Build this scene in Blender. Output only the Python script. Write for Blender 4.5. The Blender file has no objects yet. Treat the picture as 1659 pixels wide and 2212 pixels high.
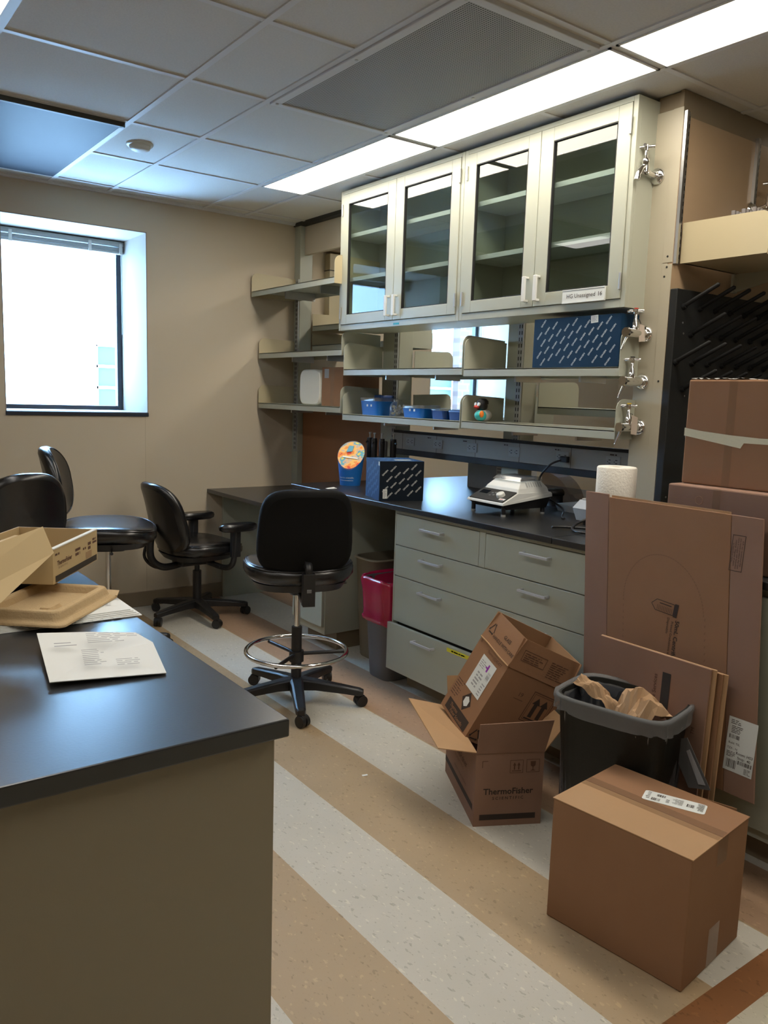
import bpy, bmesh, math, random
from mathutils import Vector, Matrix, Euler

# ------------------------------------------------------------------ camera, world, exposure
SC = bpy.context.scene
COL = SC.collection
SC.view_settings.view_transform = 'Standard'
SC.view_settings.look = 'None'
SC.view_settings.exposure = 0.0
SC.view_settings.gamma = 1.0
SC.view_settings.use_curve_mapping = False
EYE = Vector((0, 0, 1.42))
HC = 2.59          # ceiling height
YW = 5.14          # window wall
cam_d = bpy.data.cameras.new('camera')
cam = bpy.data.objects.new('camera', cam_d)
COL.objects.link(cam)
SC.camera = cam
cam_d.sensor_fit = 'VERTICAL'
cam_d.sensor_height = 36.0
cam_d.lens = 1754.25 * 36.0 / 2212.0
cam_d.clip_start = 0.05
_yaw, _pit, _rol = 0.636637355, 0.140875967, 0.0315995629
_f = Vector((math.sin(_yaw)*math.cos(_pit), math.cos(_yaw)*math.cos(_pit), -math.sin(_pit)))
_r0 = Vector((math.cos(_yaw), -math.sin(_yaw), 0))
_u0 = _r0.cross(_f)
_r = _r0*math.cos(_rol) + _u0*math.sin(_rol)
_u = -_r0*math.sin(_rol) + _u0*math.cos(_rol)
_m = Matrix.Identity(4)
for i in range(3):
    _m[i][0] = _r[i]; _m[i][1] = _u[i]; _m[i][2] = -_f[i]; _m[i][3] = EYE[i]
cam.matrix_world = _m

W = bpy.data.worlds.new('sky'); SC.world = W; W.use_nodes = True
_bg = W.node_tree.nodes['Background']
_bg.inputs[0].default_value = (0.34, 0.62, 1.0, 1)
_bg.inputs[1].default_value = 54.0
LAMP_ROW = 15.0       # strength of the bench row of troffers
LAMP_COL = (1.0, 0.91, 0.78)

# ------------------------------------------------------------------ materials
_mats = {}
def mat(name, col, rough=0.6, metal=0.0, var=0.0, vscale=6.0, bump=0.0, bscale=120.0, spec=0.5, trans=0.0, coat=0.0, emit=None, estr=0.0, alpha=1.0, stretch=None):
    if name in _mats: return _mats[name]
    m = bpy.data.materials.new(name); m.use_nodes = True
    nt = m.node_tree; b = nt.nodes['Principled BSDF']
    c = (col[0], col[1], col[2], 1)
    b.inputs['Base Color'].default_value = c
    b.inputs['Roughness'].default_value = rough
    b.inputs['Metallic'].default_value = metal
    b.inputs['Specular IOR Level'].default_value = spec
    b.inputs['Transmission Weight'].default_value = trans
    b.inputs['Coat Weight'].default_value = coat
    b.inputs['Alpha'].default_value = alpha
    if emit:
        b.inputs['Emission Color'].default_value = (*emit, 1); b.inputs['Emission Strength'].default_value = estr
    if var > 0 or bump > 0:
        tc = nt.nodes.new('ShaderNodeTexCoord')
        src = tc.outputs['Object']
        if stretch:
            mp = nt.nodes.new('ShaderNodeMapping'); mp.inputs['Scale'].default_value = stretch
            nt.links.new(src, mp.inputs[0]); src = mp.outputs[0]
    if var > 0:
        n = nt.nodes.new('ShaderNodeTexNoise'); n.inputs['Scale'].default_value = vscale; n.inputs['Detail'].default_value = 5
        nt.links.new(src, n.inputs[0])
        mx = nt.nodes.new('ShaderNodeMix'); mx.data_type = 'RGBA'
        mx.inputs[6].default_value = (*[x*(1-var) for x in col[:3]], 1)
        mx.inputs[7].default_value = (*[min(1, x*(1+var)) for x in col[:3]], 1)
        nt.links.new(n.outputs[0], mx.inputs[0]); nt.links.new(mx.outputs[2], b.inputs['Base Color'])
    if bump > 0:
        n2 = nt.nodes.new('ShaderNodeTexNoise'); n2.inputs['Scale'].default_value = bscale; n2.inputs['Detail'].default_value = 3
        nt.links.new(src, n2.inputs[0])
        bp = nt.nodes.new('ShaderNodeBump'); bp.inputs['Strength'].default_value = bump; bp.inputs['Distance'].default_value = 0.002
        nt.links.new(n2.outputs[0], bp.inputs['Height']); nt.links.new(bp.outputs[0], b.inputs['Normal'])
    _mats[name] = m
    return m

def clear_mat(name, tint, gloss=1.0, rough=0.02, ior=1.5, haze=0.0, hazecol=(0.7,0.72,0.75)):
    """clear pane or film: tinted transparency under a fresnel reflection, with some milky scatter"""
    if name in _mats: return _mats[name]
    m = bpy.data.materials.new(name); m.use_nodes = True
    nt = m.node_tree; nt.nodes.clear()
    o = nt.nodes.new('ShaderNodeOutputMaterial')
    t = nt.nodes.new('ShaderNodeBsdfTransparent'); t.inputs[0].default_value = (*tint, 1)
    g = nt.nodes.new('ShaderNodeBsdfGlossy'); g.inputs['Roughness'].default_value = rough
    g.inputs[0].default_value = (gloss, gloss, gloss, 1)
    f = nt.nodes.new('ShaderNodeFresnel'); f.inputs[0].default_value = ior
    mx = nt.nodes.new('ShaderNodeMixShader')
    gm = nt.nodes.new('ShaderNodeNewGeometry'); k1 = nt.nodes.new('ShaderNodeMath'); k1.operation = 'SUBTRACT'; k1.inputs[0].default_value = 1.0
    nt.links.new(gm.outputs['Backfacing'], k1.inputs[1]); k2 = nt.nodes.new('ShaderNodeMath'); k2.operation = 'MULTIPLY'
    nt.links.new(k1.outputs[0], k2.inputs[0]); nt.links.new(f.outputs[0], k2.inputs[1]); nt.links.new(k2.outputs[0], mx.inputs[0])
    last = t.outputs[0]
    if haze > 0:
        d = nt.nodes.new('ShaderNodeBsdfDiffuse'); d.inputs[0].default_value = (*hazecol, 1)
        m2 = nt.nodes.new('ShaderNodeMixShader'); m2.inputs[0].default_value = haze
        nt.links.new(t.outputs[0], m2.inputs[1]); nt.links.new(d.outputs[0], m2.inputs[2]); last = m2.outputs[0]
    nt.links.new(last, mx.inputs[1]); nt.links.new(g.outputs[0], mx.inputs[2])
    nt.links.new(mx.outputs[0], o.inputs[0])
    _mats[name] = m
    return m

wall_m = mat('beige_wall_paint', (0.53, 0.45, 0.33), 0.7, bump=0.15, bscale=300)
ceil_m = mat('ceiling_tile', (0.64, 0.62, 0.58), 0.9, var=0.10, vscale=140, bump=0.3, bscale=260)
grid_m = mat('ceiling_grid_metal', (0.66, 0.66, 0.66), 0.45)
column_m = mat('warm_enamelled_steel', (0.44, 0.40, 0.30), 0.4, bump=0.05, bscale=400)
sage_m = mat('sage_enamelled_steel', (0.395, 0.405, 0.325), 0.38, bump=0.05, bscale=400)
gap_black = mat('shadow_gap_black', (0.03, 0.03, 0.028), 0.7)
cream_m = mat('cream_enamelled_steel', (0.47, 0.40, 0.25), 0.42)
panel_m = mat('brown_glossy_panel', (0.40, 0.28, 0.17), 0.28, var=0.05, vscale=3, bump=0.1, bscale=60, stretch=(1, 1, 6))
terra_m = mat('terracotta_panel', (0.30, 0.135, 0.06), 0.6, var=0.08, vscale=5)
toe_m = mat('vinyl_base_beige', (0.23, 0.18, 0.115), 0.5)
epoxy_m = mat('black_epoxy_resin', (0.012, 0.013, 0.014), 0.29, var=0.15, vscale=20, bump=0.05, bscale=200, spec=0.9)
epoxy_edge = epoxy_m
blackp_m = mat('black_plastic', (0.012, 0.012, 0.013), 0.42)
fabric_m = mat('black_back_fabric', (0.006, 0.006, 0.006), 0.75, spec=0.15)
vinyl_m = mat('black_leatherette', (0.006, 0.006, 0.007), 0.27, bump=0.08, bscale=350, spec=0.75)
darkrub_m = mat('dark_rubber', (0.008, 0.008, 0.008), 0.7)
chrome_m = mat('chrome', (0.80, 0.80, 0.80), 0.10, 1.0)
steel_m = mat('brushed_steel', (0.55, 0.55, 0.54), 0.32, 1.0)
alu_m = mat('aluminium_channel', (0.34, 0.33, 0.29), 0.5, 0.1)
hand_m = mat('satin_handle', (0.62, 0.65, 0.70), 0.35, 0.45)
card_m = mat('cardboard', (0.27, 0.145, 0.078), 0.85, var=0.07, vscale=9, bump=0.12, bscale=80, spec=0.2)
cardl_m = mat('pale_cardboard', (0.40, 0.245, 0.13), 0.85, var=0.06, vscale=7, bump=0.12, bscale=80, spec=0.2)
cardr_m = mat('rosy_cardboard', (0.26, 0.155, 0.108), 0.85, var=0.07, vscale=8, bump=0.12, bscale=90, spec=0.2)
cardin_m = mat('cardboard_inside', (0.36, 0.21, 0.113), 0.9, var=0.06, vscale=7, spec=0.2)
pulp_m = mat('moulded_pulp', (0.52, 0.375, 0.205), 0.95, var=0.08, vscale=60, bump=0.6, bscale=220, spec=0.1)
kraft_m = mat('kraft_paper', (0.45, 0.29, 0.165), 0.9, var=0.15, vscale=14, spec=0.2)
ink_m = mat('dark_print', (0.035, 0.022, 0.016), 0.8)
inkb_m = mat('brown_print', (0.10, 0.045, 0.025), 0.85)
greyink_m = mat('grey_print', (0.33, 0.33, 0.34), 0.8)
paper_m = mat('white_paper', (0.74, 0.75, 0.72), 0.8, spec=0.3)
label_m = mat('white_label', (0.68, 0.71, 0.69), 0.45)
towel_m = mat('paper_towel', (0.78, 0.75, 0.67), 0.95, bump=0.9, bscale=130, spec=0.1)
tape_m = clear_mat('clear_packing_tape', (0.88, 0.84, 0.78), 1.0, 0.16, 1.5, 0.10, (0.5, 0.42, 0.34))
fib_m = mat('fibre_tape', (0.62, 0.60, 0.46), 0.45, var=0.12, vscale=50, stretch=(1, 1, 14))
navy_m = mat('navy_printed_card', (0.001, 0.006, 0.014), 0.6, spec=.25)
bluec_m = mat('mid_blue_printed_card', (0.010, 0.050, 0.140), 0.55, spec=.3)
whitep_m = mat('white_plastic', (0.66, 0.67, 0.64), 0.4)
greyp_m = mat('grey_plastic', (0.135, 0.135, 0.135), 0.5)
lgrey_m = mat('light_grey_plastic', (0.36, 0.37, 0.36), 0.45)
mgrey_m = mat('slate_grey_plastic', (0.42, 0.45, 0.48), 0.5)
bin_m = mat('black_bin_plastic', (0.012, 0.014, 0.013), 0.5, bump=0.2, bscale=300)
binb_m = mat('beige_bin_plastic', (0.21, 0.18, 0.125), 0.55)
red_m = mat('red_bag_film', (0.42, 0.014, 0.055), 0.22, bump=0.5, bscale=35, spec=0.6)
film_m = clear_mat('frosted_bag_film', (0.72, 0.74, 0.76), 1.0, 0.18, 1.5, 0.26, (0.46, 0.47, 0.48))
glass_m = clear_mat('cabinet_glass', (0.80, 0.85, 0.83), 1.0, 0.0, 1.65)
wglass_m = clear_mat('window_glass', (0.93, 0.95, 0.96), 1.0, 0.0, 1.45)
dome_m = clear_mat('smoked_acrylic', (0.35, 0.33, 0.32), 1.0, 0.03, 1.5)
clearp_m = clear_mat('clear_plastic', (0.80, 0.83, 0.84), 1.0, 0.08, 1.5, 0.12)
blue_m = mat('blue_plastic', (0.005, 0.14, 0.50), 0.35)
dblue_m = mat('deep_blue_plastic', (0.004, 0.05, 0.22), 0.35)
teal_m = mat('teal_tape', (0.03, 0.33, 0.38), 0.5)
yellow_m = mat('yellow_tape', (0.70, 0.62, 0.03), 0.5)
foam_m = mat('white_foam', (0.70, 0.69, 0.62), 0.9, bump=0.5, bscale=160)
wframe_m = mat('black_window_frame', (0.018, 0.024, 0.038), 0.35)
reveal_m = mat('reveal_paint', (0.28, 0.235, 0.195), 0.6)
blind_m = mat('grey_blind_slats', (0.38, 0.40, 0.40), 0.4)
orange_m = mat('orange_plastic', (0.80, 0.20, 0.015), 0.45)
redp_m = mat('red_plastic', (0.55, 0.03, 0.02), 0.4)
yel_m = mat('yellow_plastic', (0.70, 0.52, 0.05), 0.4)
tag_m = mat('paper_tag', (0.50, 0.42, 0.34), 0.8)

for _k in (epoxy_m, vinyl_m): _k.node_tree.nodes['Principled BSDF'].inputs['IOR'].default_value = 1.5

# ------------------------------------------------------------------ mesh builder
def FR(o, x, y):
    x = Vector(x).normalized(); y = Vector(y); z = x.cross(y).normalized(); y = z.cross(x)
    m = Matrix.Identity(4)
    for i in range(3):
        m[i][0] = x[i]; m[i][1] = y[i]; m[i][2] = z[i]; m[i][3] = o[i]
    return m
def T(x, y, z): return Matrix.Translation((x, y, z))
def RZ(a): return Matrix.Rotation(math.radians(a), 4, 'Z')
def RX(a): return Matrix.Rotation(math.radians(a), 4, 'X')
def RY(a): return Matrix.Rotation(math.radians(a), 4, 'Y')

_txt = {}
def text_geo(s, size, bold=0.0):
    k = (s, bold)
    if k not in _txt:
        cu = bpy.data.curves.new('t', 'FONT'); cu.body = s; cu.size = 1.0; cu.offset = bold; cu.resolution_u = 2
        cu.align_x = 'CENTER'; cu.align_y = 'CENTER'
        ob = bpy.data.objects.new('t', cu); COL.objects.link(ob)
        dg = bpy.context.evaluated_depsgraph_get()
        me = bpy.data.meshes.new_from_object(ob.evaluated_get(dg))
        _txt[k] = ([v.co.copy() for v in me.vertices], [tuple(p.vertices) for p in me.polygons])
        bpy.data.objects.remove(ob); bpy.data.meshes.remove(me); bpy.data.curves.remove(cu)
    v, f = _txt[k]
    return [p*size for p in v], f

class MB:
    def __init__(s): s.v = []; s.f = []; s.mi = []; s.sm = []
    def add(s, vs, fs, mi=0, smooth=False, M=None):
        n = len(s.v)
        for p in vs:
            p = Vector(p)
            s.v.append(M @ p if M is not None else p)
        for f in fs:
            s.f.append(tuple(n+i for i in f)); s.mi.append(mi); s.sm.append(smooth)
        return s
    def box(s, x0, x1, y0, y1, z0, z1, mi=0, M=None):
        vs = [(x, y, z) for z in (z0, z1) for y in (y0, y1) for x in (x0, x1)]
        return s.add(vs, [(0,2,3,1),(4,5,7,6),(0,1,5,4),(2,6,7,3),(0,4,6,2),(1,3,7,5)], mi, False, M)
    def cyl(s, p0, p1, r0, r1=None, n=18, mi=0, cap=True, smooth=True):
        r1 = r0 if r1 is None else r1
        p0 = Vector(p0); p1 = Vector(p1); d = (p1-p0).normalized()
        a = d.orthogonal().normalized(); b = d.cross(a)
        vs = []
        for p, r in ((p0, r0), (p1, r1)):
            for i in range(n):
                t = 2*math.pi*i/n; vs.append(p + a*math.cos(t)*r + b*math.sin(t)*r)
        s.add(vs, [(i, (i+1) % n, n+(i+1) % n, n+i) for i in range(n)], mi, smooth)
        if cap:
            s.add(vs[:n], [tuple(range(n-1, -1, -1))], mi); s.add(vs[n:], [tuple(range(n))], mi)
        return s
    def tube(s, pts, r, n=8, mi=0, closed=False, rs=None):
        pts = [Vector(p) for p in pts]; N = len(pts); vs = []; pa = None
        for i, p in enumerate(pts):
            if closed: d = pts[(i+1) % N]-pts[i-1]
            else: d = pts[min(i+1, N-1)]-pts[max(i-1, 0)]
            d.normalize()
            if pa is None: a = d.orthogonal().normalized()
            else: a = (pa - d*pa.dot(d)).normalized()
            pa = a; b = d.cross(a); rr = rs[i] if rs else r
            for k in range(n):
                t = 2*math.pi*k/n; vs.append(p + (a*math.cos(t) + b*math.sin(t))*rr)
        fs = []
        for i in range(N if closed else N-1):
            j = (i+1) % N
            fs += [(i*n+k, i*n+(k+1) % n, j*n+(k+1) % n, j*n+k) for k in range(n)]
        s.add(vs, fs, mi, True)
        if not closed:
            s.add(vs[:n], [tuple(range(n-1, -1, -1))], mi); s.add(vs[-n:], [tuple(range(n))], mi)
        return s
    def lathe(s, prof, n=24, mi=0, M=None, smooth=True):
        vs = []; 
        for r, z in prof:
            for k in range(n):
                t = 2*math.pi*k/n; vs.append((r*math.cos(t), r*math.sin(t), z))
        fs = []
        for i in range(len(prof)-1):
            fs += [(i*n+k, i*n+(k+1) % n, (i+1)*n+(k+1) % n, (i+1)*n+k) for k in range(n)]
        return s.add(vs, fs, mi, smooth, M)
    def loft(s, secs, mi=0, smooth=True, cap0=True, cap1=True, M=None, fn=None):
        n = len(secs[0]); vs = [Vector(p) for q in secs for p in q]
        if fn: vs = [Vector(fn(p)) for p in vs]
        fs = []
        for i in range(len(secs)-1):
            fs += [(i*n+k, i*n+(k+1) % n, (i+1)*n+(k+1) % n, (i+1)*n+k) for k in range(n)]
        s.add(vs, fs, mi, smooth, M)
        if cap0: s.add(vs[:n], [tuple(range(n-1, -1, -1))], mi, False, M)
        if cap1: s.add(vs[-n:], [tuple(range(n))], mi, False, M)
        return s
    def prism(s, poly, d, mi=0, M=None):
        n = len(poly); vs = [(x, y, 0) for x, y in poly] + [(x, y, d) for x, y in poly]
        fs = [tuple(range(n-1, -1, -1)), tuple(range(n, 2*n))] + [(i, (i+1) % n, n+(i+1) % n, n+i) for i in range(n)]
        return s.add(vs, fs, mi, False, M)
    def slab(s, q, th, mi=0):
        """a sheet with four corner points and a thickness along its own normal"""
        q = [Vector(p) for p in q]; nn = (q[1]-q[0]).cross(q[-1]-q[0]).normalized()*th
        n = len(q); vs = q + [p+nn for p in q]
        fs = [tuple(range(n-1, -1, -1)), tuple(range(n, 2*n))] + [(i, (i+1) % n, n+(i+1) % n, n+i) for i in range(n)]
        return s.add(vs, fs, mi)
    def text(s, t, size, M, mi=1, bold=0.0):
        v, f = text_geo(t, size, bold)
        return s.add(v, f, mi, False, M)
    def rect(s, x0, x1, y0, y1, M, mi=1, z=0.0):
        return s.add([(x0, y0, z), (x1, y0, z), (x1, y1, z), (x0, y1, z)], [(0, 1, 2, 3)], mi, False, M)
    def ring(s, x0, x1, y0, y1, w, M, mi=1):
        s.rect(x0, x1, y0, y0+w, M, mi); s.rect(x0, x1, y1-w, y1, M, mi); s.rect(x0, x0+w, y0, y1, M, mi); s.rect(x1-w, x1, y0, y1, M, mi)
        return s
    def build(s, name, mats, parent=None, bevel=0.0, seg=2, loc=None, sub=0):
        me = bpy.data.meshes.new(name)
        me.from_pydata([tuple(v) for v in s.v], [], s.f)
        if not isinstance(mats, (list, tuple)): mats = [mats]
        for m in mats: me.materials.append(m)
        me.polygons.foreach_set('material_index', s.mi)
        me.polygons.foreach_set('use_smooth', s.sm)
        me.update()
        o = bpy.data.objects.new(name, me); COL.objects.link(o)
        if parent is not None: o.parent = parent
        if loc is not None: o.location = loc
        if bevel > 0:
            b = o.modifiers.new('bevel', 'BEVEL'); b.width = bevel; b.segments = seg; b.limit_method = 'ANGLE'; b.angle_limit = math.radians(50)
        if sub:
            q = o.modifiers.new('sub', 'SUBSURF'); q.levels = sub; q.render_levels = sub
        return o

def sq(a, b, e, z=0.0, n=32, cx=0.0, cy=0.0):
    """superellipse outline"""
    r = []
    for k in range(n):
        t = 2*math.pi*(k+0.5)/n; c = math.cos(t); s_ = math.sin(t)
        r.append(Vector((cx + a*math.copysign(abs(c)**(2/e), c), cy + b*math.copysign(abs(s_)**(2/e), s_), z)))
    return r

def thing(name, label, cat, loc=(0, 0, 0), rz=0.0, group=None, rot=None):
    o = bpy.data.objects.new(name, None); COL.objects.link(o)
    o.empty_display_size = 0.05
    o.location = loc; o.rotation_euler = rot if rot else (0, 0, math.radians(rz))
    o['label'] = label; o['category'] = cat
    if group: o['group'] = group
    return o
def tag(o, label, cat, group=None, kind=None):
    o['label'] = label; o['category'] = cat
    if group: o['group'] = group
    if kind: o['kind'] = kind
    return o
def struct(o):
    o['kind'] = 'structure'; return o
def lab(o, label): o['label'] = label; return o
def copy_tree(o, parent=None):
    c = o.copy(); COL.objects.link(c)
    if parent is not None: c.parent = parent
    for ch in o.children: copy_tree(ch, c)
    return c
def dup(o, loc=None, rz=None, label=None, group=None):
    c = copy_tree(o)
    if loc is not None: c.location = loc
    if rz is not None: c.rotation_euler = (0, 0, math.radians(rz))
    if label: c['label'] = label
    if group: c['group'] = group
    return c

def bars(mb, x0, x1, y0, y1, M, rnd, mi=1, n=14, vert=True):
    """barcode"""
    w = (x1-x0)/n if vert else (y1-y0)/n
    for i in range(n):
        k = w*rnd.choice((0.3, 0.5, 0.8))
        if vert: mb.rect(x0+i*w, x0+i*w+k, y0, y1, M, mi)
        else: mb.rect(x0, x1, y0+i*w, y0+i*w+k, M, mi)
def lines(mb, x0, x1, y0, y1, M, rnd, mi=1, n=6, th=0.45, ragged=True):
    """rows of tiny unreadable print"""
    h = (y1-y0)/n
    for i in range(n):
        x = x0; e = x1 - (rnd.random()*0.35*(x1-x0) if ragged else 0)
        while x < e:
            w = min(rnd.uniform(1.2, 4.5)*h, e-x); mb.rect(x, x+w, y1-(i+1)*h, y1-(i+1)*h+h*th, M, mi); x += w + h*0.5
# ------------------------------------------------------------------ room shell
rnd = random.Random(7)
def floor_material():
    m = bpy.data.materials.new('striped_vinyl_tile'); m.use_nodes = True
    nt = m.node_tree; b = nt.nodes['Principled BSDF']; N = nt.nodes.new; L = nt.links.new
    geo = N('ShaderNodeNewGeometry'); sep = N('ShaderNodeSeparateXYZ'); L(geo.outputs['Position'], sep.inputs[0])
    def math_(op, a, bb=None):
        q = N('ShaderNodeMath'); q.operation = op
        for i, v in enumerate((a, bb)):
            if v is None: continue
            if isinstance(v, (int, float)): q.inputs[i].default_value = v
            else: L(v, q.inputs[i])
        return q.outputs[0]
    def mix(fac, a, c):
        q = N('ShaderNodeMix'); q.data_type = 'RGBA'
        if isinstance(fac, (int, float)): q.inputs[0].default_value = fac
        else: L(fac, q.inputs[0])
        for i, v in ((6, a), (7, c)):
            if isinstance(v, tuple): q.inputs[i].default_value = (*v, 1)
            else: L(v, q.inputs[i])
        return q.outputs[2]
    u = math_('DIVIDE', math_('SUBTRACT', sep.outputs[0], 1.4645), 0.3048)
    par = math_('GREATER_THAN', math_('FRACT', math_('MULTIPLY', math_('FLOOR', u), 0.5)), 0.25)   # odd strips light
    base = mix(par, (0.40, 0.29, 0.172), (0.54, 0.515, 0.45))
    rosy = math_('GREATER_THAN', sep.outputs[0], 2.08)
    base = mix(math_('MULTIPLY', rosy, math_('SUBTRACT', 1.0, par)), base, (0.365, 0.235, 0.15))
    # dark cross strip near the viewer
    y = sep.outputs[1]
    light = math_('LESS_THAN', y, 0.878)
    base = mix(light, base, (0.52, 0.48, 0.38))
    st = math_('MULTIPLY', math_('LESS_THAN', y, 0.964), math_('GREATER_THAN', y, 0.878))
    base = mix(st, base, (0.235, 0.098, 0.035))
    # chips in the vinyl, drawn out along the run of the tiles
    for sc, thr, amt, seedv in ((62, 0.66, 0.62, 0.0), (70, 0.66, 1.30, 7.0), (140, 0.67, 0.72, 3.0)):
        mp = N('ShaderNodeMapping'); mp.inputs['Scale'].default_value = (1.0, 0.5, 1.0); mp.inputs['Location'].default_value = (seedv, seedv, 0)
        mp.inputs['Rotation'].default_value = (0, 0, 0.35)
        L(geo.outputs['Position'], mp.inputs[0])
        n = N('ShaderNodeTexNoise'); n.inputs['Scale'].default_value = sc; n.inputs['Detail'].default_value = 2
        L(mp.outputs[0], n.inputs[0])
        f = math_('MULTIPLY', math_('GREATER_THAN', n.outputs[0], thr), 0.62)
        dk = N('ShaderNodeMix'); dk.data_type = 'RGBA'; dk.blend_type = 'MULTIPLY'
        L(f, dk.inputs[0]); L(base, dk.inputs[6]); dk.inputs[7].default_value = (amt, amt, amt*0.95, 1)
        base = dk.outputs[2]
    cl = N('ShaderNodeTexNoise'); cl.inputs['Scale'].default_value = 5; cl.inputs['Detail'].default_value = 6
    L(geo.outputs['Position'], cl.inputs[0])
    sh = N('ShaderNodeMix'); sh.data_type = 'RGBA'; sh.blend_type = 'MULTIPLY'; sh.inputs[0].default_value = 1
    cr = mix(cl.outputs[0], (0.88, 0.88, 0.86), (1.06, 1.05, 1.05)); L(base, sh.inputs[6]); L(cr, sh.inputs[7]); base = sh.outputs[2]
    L(base, b.inputs['Base Color']); b.inputs['Roughness'].default_value = 0.42
    b.inputs['Specular IOR Level'].default_value = 0.4
    return m
X0, X1, Y0 = -2.6, 6.6, -2.2
struct(MB().box(X0-.1, X1+.1, Y0-.1, YW+.7, -0.1, 0).build('floor', floor_material()))
struct(MB().box(X0-.1, X1+.1, Y0-.1, YW+.7, HC+.004, HC+.12).build('ceiling', ceil_m))
struct(MB().box(X0-.1, X0, Y0, YW, 0, HC+.012).build('wall_left', wall_m))
struct(MB().box(X1, X1+.1, Y0, YW, 0, HC+.012).build('wall_right', wall_m))
struct(MB().box(X0, X1, Y0-.1, Y0, 0, HC+.012).build('wall_front', wall_m))
# window wall with two deep openings
WT = 0.52
OP = [(1.04, 1.89, 1.267, 2.39), (4.22, 5.155, 1.267, 2.39)]
wb = MB()
xs = [X0-.1] + [v for o in OP for v in (o[0], o[1])] + [X1+.1]
for i in range(0, len(xs), 2): wb.box(xs[i], xs[i+1], YW, YW+WT, 0, HC+.012)
for x0, x1, z0, z1 in OP:
    wb.box(x0, x1, YW, YW+WT, 0, z0); wb.box(x0, x1, YW, YW+WT, z1, HC+.012)
# a drywall joint under the first window
wb.box(1.868, 1.870, YW-.0006, YW, 0.10, 1.265, 1)
struct(wb.build('wall_back', [wall_m, mat('wall_joint', (0.40, 0.34, 0.25), 0.7)]))
struct(MB().box(X0, 2.9, YW-.012, YW, 0, 0.10).build('baseboard_back', toe_m, bevel=.003))
struct(MB().box(3.1, X1, YW-.012, YW, 0, 0.10).build('baseboard_back.001', toe_m, bevel=.003))
for k, (x0, x1, z0, z1) in enumerate(OP):
    w = bpy.data.objects.new('window_%d' % (k+1), None); COL.objects.link(w); w['kind'] = 'structure'; w.location = (x0, YW, z0)
    W_, H_ = x1-x0, z1-z0
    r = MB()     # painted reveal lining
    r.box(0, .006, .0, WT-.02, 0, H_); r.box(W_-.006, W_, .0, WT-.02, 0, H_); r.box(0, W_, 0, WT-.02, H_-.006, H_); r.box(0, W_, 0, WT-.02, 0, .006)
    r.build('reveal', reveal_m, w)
    MB().box(-.0, W_, -.010, .012, -.020, .004).build('sill_edge', wframe_m, w, bevel=.002)
    fr = MB(); a = .035
    y0 = WT-.055
    fr.box(.006, .006+a, y0, y0+.05, 0.006, H_-.006); fr.box(W_-.006-a, W_-.006, y0, y0+.05, 0.006, H_-.006)
    fr.box(.006+a, W_-.006-a, y0, y0+.05, .006, .006+a*.8); fr.box(.006+a, W_-.006-a, y0, y0+.05, H_-.006-a, H_-.006)
    fr.build('frame', wframe_m, w, bevel=.003)
    MB().box(.006+a, W_-.006-a, y0+.022, y0+.028, .006+a*.8, H_-.006-a).build('pane', wglass_m, w)
    # raised blind
    bl = thing('venetian_blind', ['grey venetian blind drawn up tight at the top of the left window',
        'raised venetian blind in the window seen through the open shelves'][k], 'blind', (x0, YW+WT-.12, z1-.012))
    MB().box(.010, W_-.010, 0, .045, -.030, 0).build('headrail', lgrey_m, bl, bevel=.003)
    sl = MB()
    for i in range(7): sl.box(.014, W_-.014, .004, .040, -.036-.0035*i-.0022, -.036-.0035*i)
    sl.build('slats', blind_m, bl)
    MB().box(.012, W_-.012, .002, .042, -.078, -.062).build('bottom_rail', lgrey_m, bl, bevel=.003)
    for xx in (.13, W_-.24, W_-.04):
        MB().box(xx, xx+.02, -.006, .004, -.082, -.012).build('clip', whitep_m, bl, bevel=.002)
    MB().cyl((W_-.028, .0, -.05), (W_-.022, .012, -.60), .003).build('tilt_wand', lgrey_m, bl)
# ceiling grid: bars as trim
gx = [0.04, 0.65, 1.31, 1.65, 2.262, 2.56, 3.17, 3.78, 4.39, 5.0, 5.61, 6.22, -0.57, -1.18, -1.79, -2.4]
gy = [YW-.02, 4.995, 4.36, 3.765, 3.115, 2.48, 1.888, 1.27, 0.66, 0.05, -.56, -1.17, -1.78]
g = MB()
for x in gx: g.box(x-.012, x+.012, Y0, YW, HC-.002, HC+.006)
for y in gy:
    # the crosswise bars stop at the perforated grille
    for (a, bq) in ((X0, 1.65), (1.65, 2.262), (2.262, X1)):
        if a == 1.65 and y == 2.48: continue
        g.box(a, bq, y-.012, y+.012, HC-.001, HC+.006)
struct(g.build('trim_1', grid_m))
struct(MB().box(X0, X1, YW-.022, YW, HC-.012, HC+.012).build('trim_2', grid_m))
# flat black cove line where the partition meets the ceiling
struct(MB().box(2.94, 3.06, 4.12, YW, HC-.02, HC+.01).build('trim_3', gap_black))

# ------------------------------------------------------------------ troffers and ceiling fittings
lamp_warm = mat('lit_diffuser', (0.9, 0.9, 0.9), 0.5, emit=LAMP_COL, estr=LAMP_ROW)
lamp_cool = mat('lit_diffuser_cool', (0.9, 0.9, 0.9), 0.5, emit=(1.0, 0.96, 0.90), estr=LAMP_ROW*0.5)
def troffer(x0, x1, y0, y1, label, m, group='ceiling light panels'):
    t = thing('ceiling_light', label, 'ceiling light', ((x0+x1)/2, (y0+y1)/2, HC), group=None)
    w, l = (x1-x0)/2, (y1-y0)/2
    f = MB(); e = .010
    f.box(-w, w, -l, -l+e, -.006, .010); f.box(-w, w, l-e, l, -.006, .010); f.box(-w, -w+e, -l, l, -.006, .010); f.box(w-e, w, -l, l, -.006, .010)
    f.build('frame', grid_m, t)
    MB().box(-w+e, w-e, -l+e, l-e, -.004, .004).build('diffuser', m, t)
    return t
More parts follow.
